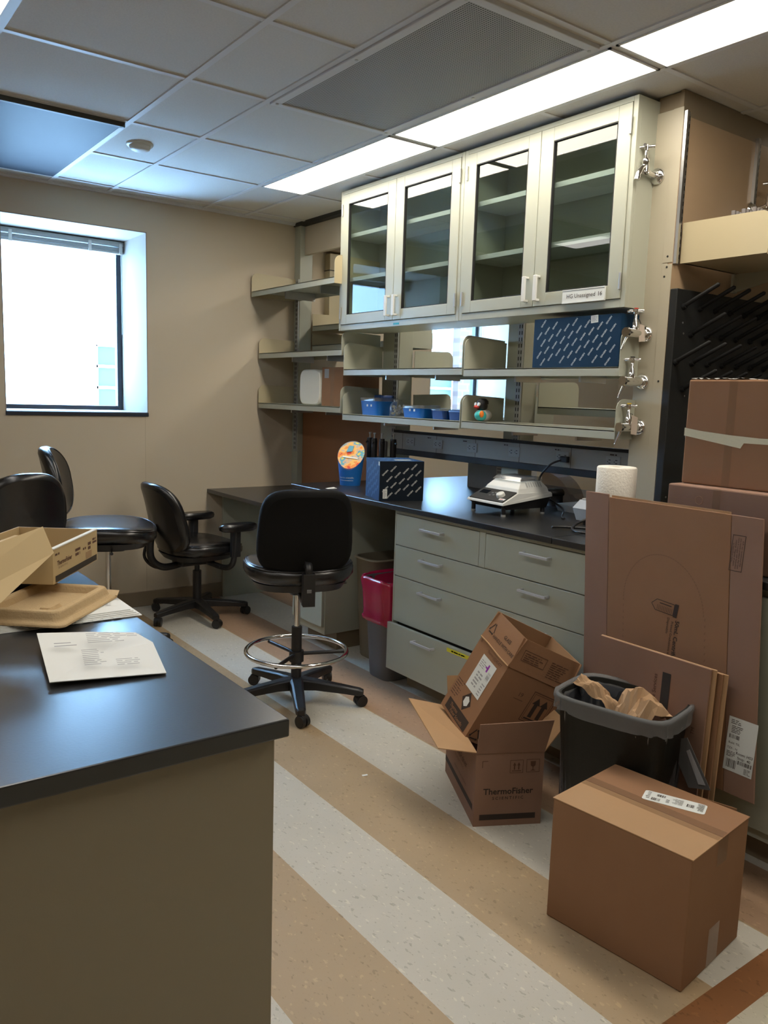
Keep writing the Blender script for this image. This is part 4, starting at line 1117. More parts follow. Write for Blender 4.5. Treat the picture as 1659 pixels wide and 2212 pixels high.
# its local axes: u along the left face width, v depth, w height
U, V, Wd = R_.col[0].normalized(), R_.col[1].normalized(), R_.col[2].normalized()
mw = Matrix.Identity(4)
Wd = U.cross(V).normalized()
for i in range(3): mw[i][0] = U[i]; mw[i][1] = V[i]; mw[i][2] = Wd[i]; mw[i][3] = o_[i]
t = thing('open_carton', 'open brown carton lying tilted in the mouth of the lower carton, flaps up', 'box', o_)
t.rotation_mode = 'XYZ'; t.rotation_euler = mw.to_euler('XYZ')
a_, b_, h_, f_ = .253*s_, .284*s_, .317*s_, .118*s_
def pr2(m):
    # left face (v = 0): x runs along u
    M = FR((0, -.0006, 0), (1, 0, 0), (0, 0, 1))
    m.rect(.030, .215, .010, .052, M, 1); m.text('Thermo', .020, FR((0, -.0012, 0), (1, 0, 0), (0, 0, 1)) @ T(.09, .036, 0), 0, .01); m.text('Fisher Scientific', .018, FR((0, -.0012, 0), (1, 0, 0), (0, 0, 1)) @ T(.13, .020, 0), 0, .01)
    lines(m, .012, .075, .066, .135, M, rnd, 2, 7, .35); m.text('10245477', .018, M @ T(.170, .278, 0), 2)
    m.text('Thermo', .014, M @ T(.11, .280, 0), 2); m.text('30', .014, M @ T(.018, .288, 0), 2)
    D = M @ T(.135, .092, 0) @ RZ(45); m.rect(-.026, .026, -.026, .026, D, 1)
    hx = [(.020*math.cos(math.pi/3*k+.52), .020*math.sin(math.pi/3*k+.52), .0005) for k in range(6)]; m.add(hx, [tuple(range(6))], 3, False, M @ T(.135, .092, 0))
    M = FR((a_+.0006, 0, 0), (0, 1, 0), (0, 0, 1))
    Q = M @ T(.150, .140, 0)
    m.ring(0, .100, 0, .118, .003, Q, 2); m.ring(.008, .092, .008, .110, .0016, Q, 2)
    for cx in (.033, .067):
        m.rect(cx-.008, cx+.008, .022, .075, Q, 1); m.add([(cx-.017, .073, 0), (cx+.017, .073, 0), (cx, .100, 0)], [(0, 1, 2)], 1, False, Q)
    m.rect(.014, .086, .012, .017, Q, 1)
    m.text('19', .022, M @ T(.105, .225, 0), 2, .005); m.rect(.085, .125, .205, .207, M, 2)
    # lower left triangle sign near the fold
    recycle(m, M @ T(.030, .032, 0), .045, 1)
m = MB(); th = .004
for (x0, x1, y0, y1) in ((0, a_, 0, th), (0, a_, b_-th, b_), (0, th, th, b_-th), (a_-th, a_, th, b_-th)): m.box(x0, x1, y0, y1, 0, h_)
m.box(th, a_-th, th, b_-th, 0, th); pr2(m)
m.build('carton_body', [card_m, ink_m, inkb_m, label_m], t)
th = .003
q = MB().slab([(0, 0, h_), (a_, 0, h_), (a_, .012, h_+f_), (0, .012, h_+f_)], th); M = FR((0, -.0037, h_), (1, 0, 0), (0, .10, 1))
recycle(q, M @ T(.038, .055, 0), .046, 1)
q.text('GLASS', .019, M @ T(.150, .062, 0), 1, .008); q.text('HANDLE WITH CARE', .0175, M @ T(.148, .034, 0), 1, .008)
q.build('flap', [card_m, ink_m], t)
q = MB().slab([(a_, 0, h_), (a_, b_, h_), (a_-.012, b_, h_+f_), (a_-.012, 0, h_+f_)], th); M = FR((a_+.0037, 0, h_), (0, 1, 0), (-.10, 0, 1))
q.ring(.028, .130, .038, .078, .002, M, 1); lines(q, .036, .122, .043, .074, M, rnd, 1, 4, .4)
lines(q, .150, .235, .020, .082, M, rnd, 1, 8, .35)
q.build('flap', [card_m, inkb_m], t)
MB().slab([(a_, b_, h_), (0, b_, h_), (0, b_-.01, h_+f_), (a_, b_-.01, h_+f_)], th).build('flap', cardin_m, t)
MB().slab([(0, b_, h_), (0, 0, h_), (.012, 0, h_+f_), (.012, b_, h_+f_)], th).build('flap', cardin_m, t)
MB().tube([(0, -.002, h_), (a_*.3, -.004, h_+.002), (a_*.7, -.003, h_-.001), (a_, -.002, h_)], .003, 8).build('crushed_fold', cardl_m, t)
M = FR((0, -.0012, 0), (1, 0, 0), (0, 0, 1)); s = MB().rect(.075, .190, .130, .262, M, 0); Mi = M @ T(0, 0, .0005)
bars(s, .16, .182, .20, .232, Mi, rnd, 1, 8, False); lines(s, .085, .135, .22, .25, Mi, rnd, 1, 4, .4); lines(s, .10, .155, .15, .21, Mi, rnd, 1, 5, .5); lines(s, .16, .185, .14, .19, Mi, rnd, 1, 5, .4)
s.rect(.140, .150, .222, .250, Mi, 2); s.rect(.128, .150, .232, .238, Mi, 2)
lab(s.build('address_label', [label_m, greyink_m, mat('purple_marker', (.30, .05, .42), .6)], t), 'white address label with a purple pen mark')

# black bin with film liner and crumpled kraft paper
def bin_body(name, mt, a, b, h, a2, b2, par, e=5, wall=.004, lip=.012):
    m = MB(); m.loft([sq(a2*.97, b2*.97, e, 0), sq(a2, b2, e, .01), sq(a, b, e, h-lip), sq(a+lip*.8, b+lip*.8, e, h-lip*.8), sq(a+lip*.8, b+lip*.8, e, h-.002), sq(a, b, e, h)], 0, True, True, False)
    m.loft([sq(a-wall, b-wall, e, h), sq(a2-wall, b2-wall, e, .012)], 0, True, False, True)
    m.loft([sq(a, b, e, h), sq(a-wall, b-wall, e, h)], 0, True, False, False)
    return m.build(name, mt, par)
BZ = .515
t = thing('waste_bin', 'black waste bin lined with clear film, holding crumpled brown paper', 'bin', (2.062, 1.500, 0), 13)
bin_body('bin', bin_m, .132, .178, BZ, .105, .145, t)
m = MB(); e = 5; n = 64; R = random.Random(3)
def wob(k, amp, s): return amp*math.sin(k*s+1.3) + amp*.6*math.sin(k*s*2.3+.5)
secs = []
for z, off in ((BZ-.105, -.012), (BZ-.060, -.006), (BZ-.020, -.007), (BZ+.004, .004), (BZ+.006, .014), (BZ-.006, .0165), (BZ-.020, .013), (BZ-.045, .014)):
    ring_ = sq(.132+off, .178+off, e, z, n)
    amp = .0035 if z < BZ-.03 else .001
    for k, p in enumerate(ring_):
        q = 1 + wob(k, amp, 1.7)/.15; p.x *= q; p.y *= q; p.z += wob(k, .004, .5) if (off > .01 and z < BZ-.03) else 0
    secs.append(ring_)
m.loft(secs, 0, True, False, False).build('bin_liner', film_m, t)
lv = []
for z in (BZ-.02, BZ-.16, BZ-.36):
    r_ = sq(.122-.02*(BZ-z), .168-.02*(BZ-z), 5, z, 64)
    for k, p in enumerate(r_): q = 1+wob(k, .003, 2.9)/.15; p.x *= q; p.y *= q
    lv.append(r_)
MB().loft(lv[::-1], 0, True, False, False).build('inner_film', clear_mat('inner_bag_film', (.62, .64, .68), 1, .22, 1.5, .25, (.20, .22, .26)), t)
def crumple(name, label, loc, size, seed, mt, rot=(0, 0, 0), sub=3, rough=.42, cat='paper'):
    bm = bmesh.new(); bmesh.ops.create_icosphere(bm, subdivisions=sub, radius=1.0); R = random.Random(seed)
    dirs = [Vector((R.gauss(0, 1), R.gauss(0, 1), R.gauss(0, 1))).normalized() for _ in range(26)]; am = [R.uniform(-rough, rough) for _ in dirs]
    for v in bm.verts:
        d = v.co.normalized(); k = 1.0
        for q, a in zip(dirs, am):
            c = abs(d.dot(q)); k += a*(.5-c) * (1 if c > .15 else 1.6)*.55
        k += R.uniform(-.05, .05); v.co = Vector((d.x*size[0], d.y*size[1], d.z*size[2]))*max(.45, k)
    me = bpy.data.meshes.new(name); bm.to_mesh(me); bm.free(); me.materials.append(mt)
    o = bpy.data.objects.new(name, me); COL.objects.link(o); o.location = loc; o.rotation_euler = rot
    return tag(o, label, cat)
def draped(name, label, loc, w, l, seed, rot, h=.06, amp=.012):
    """creased sheet folded along its length"""
    R = random.Random(seed); nx, ny = 9, 12; vs = []
    for j in range(ny+1):
        for i in range(nx+1):
            u, v = i/nx*2-1, j/ny*2-1
            z = h*(1-abs(u)**1.6) - .02*v*v + R.uniform(-amp, amp) + amp*math.sin(7*v+3*u)
            vs.append((u*w*(1-.12*v), v*l + R.uniform(-amp, amp)*.4, z))
    fs = [(j*(nx+1)+i, j*(nx+1)+i+1, (j+1)*(nx+1)+i+1, (j+1)*(nx+1)+i) for j in range(ny) for i in range(nx)]
    o = MB().add(vs, fs).build(name, kraft_m); o.location = loc; o.rotation_euler = rot
    s = o.modifiers.new('thick', 'SOLIDIFY'); s.thickness = .0012
    return tag(o, label, 'paper')
o = draped('packing_paper', 'long folded strip of kraft paper at the left end of the black bin', (0, 0, 0), .026, .088, 5, (0, 0, 0), .03, .005)
Mq = FR((2.072, 1.598, BZ-.028), (1, .25, .10), (-.03, .13, .082)); o.location = Mq.to_translation(); o.rotation_euler = Mq.to_euler()
draped('packing_paper', 'arched crumpled sheet of kraft paper, largest in the black bin', (2.080, 1.440, BZ-.060), .078, .078, 11, (math.radians(8), math.radians(-8), math.radians(-20)), .095, .011)
crumple('packing_paper', 'wad of kraft paper deep in the middle of the black bin', (2.07, 1.49, BZ-.17), (.055, .09, .05), 21, kraft_m)

# flattened cardboard leaning on the bench
def sheetpt(y, z, x=None):
    X = 2.246 + (z-.25)*.0805 if x is None else x
    return Vector((X, y, z))
t = thing('flattened_carton', 'tallest flattened carton leaning against the counter edge', 'flattened box', (2.25, 1.14, .25))
def LP(y, z, dx=0): p = sheetpt(y, z); return Vector((p.x-2.25+dx, y-1.14, z-.25))
TL, TR, BR, BL = (1.905, 1.098), (1.240, 1.098), (1.150, .262), (1.795, .262)
def along(u, v): # u 0..1 left to right, v 0..1 bottom to top
    y0 = BL[0]+(BR[0]-BL[0])*u; y1 = TL[0]+(TR[0]-TL[0])*u; z0 = BL[1]+(BR[1]-BL[1])*u; z1 = TL[1]+(TR[1]-TL[1])*u
    return y0+(y1-y0)*v, z0+(z1-z0)*v
def panel(u0, u1, v0, v1, dx=0): return [LP(*along(u0, v0), dx), LP(*along(u0, v1), dx), LP(*along(u1, v1), dx), LP(*along(u1, v0), dx)]
f1, f2 = .155, .845
MB().slab(panel(f1, f2, 0, 1, 0)[::-1], .006).build('centre_panel', card_m, t, bevel=.002)
lab(MB().slab(panel(0, f1-.002, 0, 1.012, 0)[::-1], .006).build('side_panel', cardr_m, t, bevel=.002), 'left folded panel, rosier')
lab(MB().slab(panel(f2+.002, 1.0, 0, 1.0, 0)[::-1], .006).build('side_panel', cardr_m, t, bevel=.002), 'right folded panel, rosier')
MB().slab(panel(f1+.01, f2-.01, 0.01, 1.008, .005)[::-1], .004).build('back_layer', cardl_m, t)
A0 = LP(*along(0, 0), -.0075); ux = (LP(*along(1, 0), -.0075)-A0); uy = (LP(*along(0, 1), -.0075)-A0)
LW, LH = ux.length, uy.length
def PM(u, v, rot=0, dz=0): return FR(A0 + ux*u + uy*v + Vector((-dz, 0, 0)), ux, uy) @ RZ(rot)
q = MB()
# perforated arch
for k in range(64):
    a = math.pi*(-.12+1.24*k/63); cx, cy = .500, .60; r1, r2 = .235, .205
    u = cx + r1*math.cos(a); v = (cy + r2*math.sin(a)) if a > 0 and a < math.pi else cy - abs(math.sin(a))*.38
    if a < 0: u = cx + r1*(1+.03); v = cy+.9*(a)*.45
    if a > math.pi: u = cx-r1; v = cy-.9*(a-math.pi)*.45
    q.rect(-.0015, .0015, -.004, .004, PM(u, v, math.degrees(a)), 0)
q.build('perforation', mat('perforation_cut', (.20, .10, .05), .9), t)
q = MB()
M = PM(.592, .575, -90)
q.text('50mL Centrifuge Tubes', .0205, M @ T(.105, .0, 0), 0, .022); q.text('Printed Graduations and Flat', .0120, M @ T(.083, -.018, 0), 0, .004); q.text('Disposable', .0120, M @ T(.030, -.033, 0), 0, .004)
# drawing of a capped tube lying on its side
M = PM(.440, .612, -5)
def stroke(p, w=.0016):
    for a, b in zip(p, p[1:]):
        a = Vector((*a, 0)); b = Vector((*b, 0)); d = (b-a).normalized(); nn = Vector((-d.y, d.x, 0))*w*.5; q.add([a-nn, b-nn, b+nn, a+nn], [(0, 1, 2, 3)], 0, False, M)
stroke([(0, 0), (.018, .018), (.085, .018), (.085, -.018), (.018, -.018), (0, 0)], .0022)
q.rect(.086, .100, -.022, .022, M, 0)
for i in range(10): stroke([(.024+i*.006, -.015), (.024+i*.006, .002)], .0012)
stroke([(.030, .009), (.075, .009)], .003)
q.build('print', ink_m, t); q = MB()
M = PM(.905, .865, -90)
q.ring(-.055, .055, -.021, .021, .0018, M, 0)
for i, s_t in enumerate(('A.M. not recommend that', 'you recycle products that have', 'come in contact with hazardous', 'material. Dispose of waste', 'as hazardous items.')): q.text(s_t, .0074, M @ T(0, .014-i*.0072, 0), 0)
q.build('warning_print', ink_m, t)
Mlb = PM(.835, .120, 0, .0006); s = MB(); Mlb = PM(.845, .085, 0, .0008)
s.rect(0, .092, 0, .165, Mlb, 0); Mi = Mlb @ T(0, 0, .0006)
bars(s, .008, .040, .010, .036, Mi, rnd, 1, 12); bars(s, .042, .088, .028, .040, Mi, rnd, 1, 16); bars(s, .008, .040, .100, .112, Mi, rnd, 1, 12)
lines(s, .008, .040, .145, .160, Mi, rnd, 1, 3, .4); lines(s, .012, .050, .118, .142, Mi, rnd, 1, 5, .4); lines(s, .006, .036, .044, .062, Mi, rnd, 1, 4, .4); lines(s, .066, .088, .006, .024, Mi, rnd, 1, 5, .4)
s.text('Room: HS3', .0115, Mi @ T(.062, .060, 0), 1, .01); s.text('Stop:  40', .0115, Mi @ T(.062, .047, 0), 1, .01); s.text('Build: TSL', .009, Mi @ T(.026, .086, 0), 1); s.text('TZA - N', .009, Mi @ T(.022, .070, 0), 1)
lab(s.build('shipping_label', [label_m, ink_m], t), 'large white shipping label with barcodes')
# two smaller flattened boxes in front
def flat_box(label, x, y0, y1, z1, th, mt, extra=None, lean=.03):
    t = thing('flattened_carton', label, 'flattened box', (x, y0, 0))
    q = [(0, 0, .001), (0, y1-y0, .001), (lean, y1-y0, z1), (lean, 0, z1)]
    MB().slab(q, -th*.45).build('front_layer', mt, t, bevel=.001)
    MB().slab([(p[0]+th*.52, p[1]-(.012 if i in (0, 3) else -.004), p[2]) for i, p in enumerate(q)], -th*.45).build('back_layer', cardl_m, t, bevel=.001)
    return t
t = flat_box('flattened carton with a black bar, in front of the tallest one behind the bin', 2.168, 1.293, 1.705, .642, .016, cardr_m)
Mq = FR((-.0012, 1.705-1.293, 0), (0, -1, 0), (.03, 0, .642)); q = MB()
q.rect(.252, .282, .450, .590, Mq @ T(0, 0, .0075), 0); q.build('printed_bar', mat('charcoal_print', (.028, .026, .024), .8), t); q = MB(); q.text('InvitroPure Services', .019, Mq @ T(.228, .500, .0075) @ RZ(90), 1, .01); q.text('TM', .016, Mq @ T(.375, .440, .0075) @ RZ(90), 1)
q.build('print', [mat('charcoal_print', (.028, .026, .024), .8), inkb_m], t)
flat_box('flattened carton showing only its edge, between the tallest and the one with a black bar', 2.190, 1.268, 1.62, .630, .014, card_m)
# packing slip pouch
t = thing('document_pouch', 'grey plastic document pouch hanging on the flattened cartons beside the bin', 'pouch', (2.12, 1.25, .25))
q = [(.0, .085, .185), (.0, .055, .195), (.02, -.035, .065), (-.01, -.012, .035), (-.01, .062, .045)]
q = [(.0, .078, .180), (.0, .058, .190), (.005, -.028, .058), (.0, .040, .040), (.0, .080, .100)]
MB().slab(q, .0012).build('pouch', mat('grey_film', (.12, .12, .12), .3, spec=.6), t)
MB().slab([(-.0025, .056, .150), (-.0025, .046, .158), (.0015, -.012, .068), (-.0025, .008, .064)], .0008).build('printed_slip', greyink_m, t)
t = thing('cardboard_offcut', 'dark folded cardboard piece on the floor under the tallest flattened carton', 'cardboard', (2.14, 1.15, 0))
MB().slab([(0, .15, .001), (0, .15, .262), (.045, .02, .258), (.045, .0, .001)][::-1], .004).build('folded_piece', card_m, t)

# waste bins in the knee space
t = thing('waste_bin', 'slim grey waste bin with a red bag beside the drawer cabinet', 'bin', (2.475, 3.212, 0))
bin_body('bin', greyp_m, .150, .118, .515, .118, .092, t, e=4.5)
m = MB(); secs = []
for z, off in ((.30, -.010), (.50, -.006), (.520, .004), (.522, .012), (.500, .0165), (.44, .0125), (.36, .012), (.322, .014), (.314, .018), (.300, .017), (.292, .010)):
    r_ = sq(.150+off-.05*max(0, .5-z)*1.2, .118+off-.04*max(0, .5-z)*1.2, 4.5, z, 64)
    for k, p in enumerate(r_):
        q = 1+wob(k, .0018 if off < .015 else .003, 1.1)/.12; p.x *= q; p.y *= q; p.z += wob(k, .004, .4)
    secs.append(r_)
m.loft(secs, 0, True, False, False).build('red_bag', red_m, t)
t = thing('waste_bin', 'beige waste bin in the dark knee space behind the red-bagged bin', 'bin', (2.640, 3.508, 0))
bin_body('bin', binb_m, .175, .110, .560, .145, .085, t, e=4.5)
# bit of litter
o = MB().slab([(0, 0, 0), (.022, -.004, 0), (.024, .004, .001), (.003, .010, .001)], .0006).build('paper_scrap', paper_m, loc=(1.680, 2.355, .0006)); tag(o, 'tiny white scrap of paper on the tan floor tiles', 'paper')
# ------------------------------------------------------------------ island bench in the foreground
o = MB().box(-1.45, 0, 0, 1.20, -.030, 0).build('countertop', epoxy_m, bevel=.003, loc=(.614, 1.062, BT)); tag(o, 'black worktop of the island bench in the left foreground', 'countertop')
t = thing('island_cabinet', 'beige cabinet block carrying the foreground worktop', 'cabinet', (.600, 1.088, 0))
ic = mat('beige_enamelled_steel', (.27, .225, .15), .45, bump=.05, bscale=400)
MB().box(-1.42, 0, 0, 1.15, .0, BT-.031).build('body', ic, t, bevel=.003)
MB().box(-.003, .0015, .0, .020, 0, BT-.031).build('corner_strip', ic, t, bevel=.001)
# invoice
pt = [(.376, 1.646), (.470, 1.640), (.563, 1.617), (.561, 1.513), (.526, 1.352), (.336, 1.391)]
c0 = Vector((.45, 1.5, BT)); zz = [.024, .014, .005, .012, .004, .010]
t = thing('invoice', 'creased white invoice lying alone on the black foreground worktop', 'paper', c0)
q = [Vector((x, y, BT+z))-c0 for (x, y), z in zip(pt, zz)]
mid = Vector((.45, 1.51, BT+.006))-c0
m = MB(); m.add(q+[mid], [(i, (i+1) % 6, 6) for i in range(6)], 0)
m.add([p-Vector((0, 0, .0012)) for p in q+[mid]], [((i+1) % 6, i, 6) for i in range(6)], 0)
sh_ = m.build('sheet', paper_m, t)
Mx = FR((q[5].x, q[5].y, q[5].z+.0065), (q[4]-q[5]).normalized(), (q[0]-q[5])); s = MB()
for (x0, x1, y0, y1, n) in ((.075, .150, .165, .225, 6), (.015, .055, .155, .185, 2), (.06, .10, .05, .135, 9), (.115, .165, .04, .075, 4), (.15, .18, .19, .21, 2)):
    lines(s, x0, x1, y0, y1, Mx, rnd, 0, n, .3)
s.build('printing', greyink_m, t)
# stack of documents with index tabs
t = thing('document_stack', 'stack of white documents with index tabs under the pulp tray', 'papers', (.335, 1.755, BT), 0)
m = MB()
for i in range(5):
    m.box(-.26+.004*i, .290-.004*i, .004*i, .22, .0005+.0022*i, .0023+.0022*i, 0, RZ(-.8+.6*i))
m.build('pages', paper_m, t)
q = MB()
for i in range(9): q.box(.05+i*.022, .067+i*.022, -.006, .004, .002, .0032)
q.build('index_tab', [label_m], t)
q = MB(); Mx = FR((.20, .055, .0124), (1, 0, 0), (0, 1, 0)); lines(q, -.01, .05, .02, .11, Mx, rnd, 0, 12, .4); q.build('printing', greyink_m, t)
o = MB().box(0, .20, 0, .28, 0, .030).build('black_binder', blackp_m, loc=(.20, 2.02, BT+.016), bevel=.004); o.rotation_euler = (0, 0, math.radians(-34)); tag(o, 'black binder under the small pale carton', 'binder')
o = MB().box(-.02, .24, 0, .22, 0, .014).build('black_tray', darkrub_m, loc=(.375, 1.985, BT+.002), bevel=.003); tag(o, 'flat black tray at the far edge of the foreground worktop', 'tray')
# moulded pulp tray
t = thing('pulp_tray', 'upturned moulded pulp tray resting on the stack of documents', 'pulp tray', (.437, 1.690, BT+.0125), 48.6)
A, B = .285, .215     # along the near side, and away to the left
def rr(x0, x1, y0, y1, z, r, n=6):
    o_ = []
    for cx, cy, a0 in ((x1-r, y1-r, 0), (x0+r, y1-r, 90), (x0+r, y0+r, 180), (x1-r, y0+r, 270)):
        for k in range(n+1):
            a = math.radians(a0+90*k/n); o_.append(Vector((cx+r*math.cos(a), cy+r*math.sin(a), z)))
    return o_
m = MB(); e = .0
m.loft([rr(0, A, 0, B, 0, .018), rr(0, A, 0, B, .005, .018), rr(.014, A-.014, .014, B-.014, .009, .018), rr(.019, A-.019, .019, B-.019, .029, .022),
        rr(.036, A-.036, .036, B-.036, .029, .010), rr(.044, A-.044, .044, B-.044, .013, .010)], 0, False, True, True)
m.loft([rr(.060, .120, .056, .090, .012, .006), rr(.066, .114, .062, .084, .023, .006)], 0, False, False, True)
m.build('tray', pulp_m, t, bevel=.004)
MB().slab([(A-.02, -.002, .004), (A+.022, .010, .006), (A+.018, .065, .008), (A-.02, .07, .004)], .002).build('torn_lip', pulp_m, t)
# small pale carton, open
t = thing('open_carton', 'small pale open carton printed Thermo Fisher on the foreground bench', 'box', (.4745, 1.905, BT+.0565), 53.8)
a_, b_, h_ = .288, .206, .082; th = .004
pale = mat('pale_tan_carton', (.50, .37, .19), .7, var=.04, spec=.3)
m = MB()
for (x0, x1, y0, y1) in ((0, a_, 0, th), (0, a_, b_-th, b_), (0, th, th, b_-th), (a_-th, a_, th, b_-th)): m.box(x0, x1, y0, y1, 0, h_)
m.box(th, a_-th, th, b_-th, 0, th)
M = FR((0, -.0006, 0), (1, 0, 0), (0, 0, 1))
m.rect(.012, a_-.006, .002, .017, M, 1); m.text('ThermoFisher', .0155, M @ T(.068, .044, 0), 2, .02); m.text('S C I E N T I F I C', .0075, M @ T(.058, .033, 0), 2)
lines(m, .012, .05, .064, .072, M, rnd, 2, 1, .6); lines(m, .135, .175, .040, .062, M, rnd, 2, 2, .6); lines(m, .185, .212, .045, .052, M, rnd, 2, 1, .8); lines(m, .220, .245, .040, .062, M, rnd, 2, 2, .7); lines(m, .252, .282, .050, .066, M, rnd, 2, 2, .7)
m.rect(.205, .245, .018, .036, M, 3)
m.build('carton_body', [pale, mat('sepia_print', (.030, .022, .014), .8), inkb_m, mat('tan_patch', (.36, .23, .11), .8)], t)
MB().box(.0, a_, -.002, .008, h_-.001, h_+.0015).build('white_rim', paper_m, t)
MB().box(.03, .10, .05, .16, th, .045).box(.13, .25, .03, .12, th, .030).build('inner_insert', cardl_m, t, bevel=.003)
t2 = MB().slab([(.10, .19, .070), (.23, .19, .070), (.23, .125, .072), (.10, .125, .072)], .003).build('inner_flap', pale, t)
# big loose flap leaning out over the tray
q = [Vector(p) for p in ((.455, 1.905, 1.107), (.468, 1.868, 1.052), (.280, 1.670, .968), (.12, 1.63, .968), (.19, 1.75, 1.06))]
iv = (Matrix.Translation(t.location) @ RZ(53.8)).inverted()
MB().slab([iv @ p for p in q], .003).build('leaning_flap', pale, t)
# things just inside the left edge
o = MB().box(0, .10, 0, .03, 0, .012).build('orange_marker_case', orange_m, loc=(.24, 2.10, BT+.085), bevel=.005); o.rotation_euler = (0, 0, .5)
tag(o, 'orange plastic piece at the left edge behind the pale carton', 'plastic piece')
o = MB().box(0, .16, 0, .16, 0, .084).build('supply_carton', pale, loc=(.10, 2.03, BT+.0005), bevel=.002); tag(o, 'pale carton at the left edge under the orange piece', 'box')

# ------------------------------------------------------------------ chairs
def backrest(par, w, h, th, loc, rx=0, curve=.05, e=3.2, name='backrest', z0=0, bulge=0.0, mt=None):
    """pad standing in the local YZ plane, facing +X"""
    secs = []
    for tt, k in ((-1, .88), (-.75, .965), (-.3, 1), (.3, 1), (.75, .965), (1, .90)):
        secs.append([Vector((tt*th/2, p.x, p.y)) for p in sq(w/2*k, h/2*(1-(1-k)*w/h), e, 0, 40)])
    def bend(p):
        y, z = p.y, p.z
        yy = y*(1 - bulge*(z/(h/2)))
        return Vector((p.x + curve*(y/(w/2))**2 - curve*.35 + .10*h*((z/(h/2))*abs(z/(h/2)))*-.5, yy, z))
    m = MB(); m.loft(secs, 0, True, False, False, fn=bend)
    # domed faces
    for side in (-1, 1):
        base = secs[0] if side < 0 else secs[-1]; rings = [base]
        for k, bu in ((.7, .25), (.35, .42), (.02, .5)):
            rings.append([Vector((side*th/2*(1+bu*.5), p.y*k, p.z*k)) for p in base])
        m.loft(rings if side > 0 else rings[::-1], 0, True, side < 0, side > 0, fn=bend)
    o = m.build(name, mt or vinyl_m, par, loc=loc); o.rotation_euler = (0, math.radians(rx), 0)
    # welt round the rim
    q = MB(); q.tube([bend(Vector((th*.46, p.x, p.y))) for p in sq(w/2*.925, h/2*.93, e, 0, 40)], .0035, 6, closed=True); q.build('welt', vinyl_m, o)
    return o
def seat_pad(par, w, d, th, z, loc=(0, 0), e=2.8, waterfall=.02):
    secs = []
    for zz, k in ((-.5, .80), (-.42, .93), (-.15, 1), (.15, 1), (.36, .955), (.46, .88)):
        secs.append([Vector((p.x, p.y, zz*th)) for p in sq(d/2*k, w/2*k, e, 0, 40)])
    for k, zz in ((.6, .50), (.3, .49), (.02, .48)): secs.append([Vector((p.x, p.y, zz*th)) for p in sq(d/2*k, w/2*k, e, 0, 40)])
    def fn(p): return Vector((p.x, p.y, p.z - waterfall*max(0, p.x/(d/2))**2 + .012*abs(p.y/(w/2))**2))
    o = MB().loft(secs, 0, True, True, True, fn=fn).build('seat', vinyl_m, par, loc=(loc[0], loc[1], z))
    for zz, k in ((.38, .945), (.30, .98)):
        MB().tube([fn(Vector((p.x, p.y, zz*th+.001))) for p in sq(d/2*k, w/2*k, e, 0, 40)], .0026, 6, closed=True).build('welt', vinyl_m, o)
    return o
def base5(par, r, a0, hub=.10, tall=True):
    MB().cyl((0, 0, .062), (0, 0, hub+.02), .034, .030, n=20).build('hub', blackp_m, par)
    for k in range(5):
        a = math.radians(a0+72*k); dx, dy = math.cos(a), math.sin(a); nx, ny = -dy, dx
        secs = []
        for rr_, w, z0, z1 in ((.015, .034, .064, .120), (.10, .028, .068, .112), (r*.8, .024, .060, .094), (r, .022, .054, .086), (r+.018, .016, .056, .080)):
            secs.append([Vector((dx*rr_+nx*w*s1, dy*rr_+ny*w*s1, z)) for s1, z in ((-1, z0), (1, z0), (1, z1-.006), (.6, z1), (-.6, z1), (-1, z1-.006))])
        lg = MB().loft(secs, 0, False).build('base_leg', blackp_m, par, bevel=.003)
        c = MB(); cx, cy = dx*(r-.004), dy*(r-.004); b = math.radians(a0+72*k+40); ux, uy = math.cos(b), math.sin(b); ox, oy = -uy*.012, ux*.012
        c.cyl((cx, cy, .045), (cx, cy, .066), .007, n=10)
        for s1 in (-1, 1):
            c.cyl((cx+ox*1.8*s1+ux*.012, cy+oy*1.8*s1+uy*.012, .0268), (cx+ox*.35*s1+ux*.012, cy+oy*.35*s1+uy*.012, .0268), .0265, n=22)
        c.cyl((cx+ox*1.2+ux*.010, cy+oy*1.2+uy*.010, .036), (cx-ox*1.2+ux*.010, cy-oy*1.2+uy*.010, .036), .0225, n=18)
        c.build('caster', blackp_m, lg)
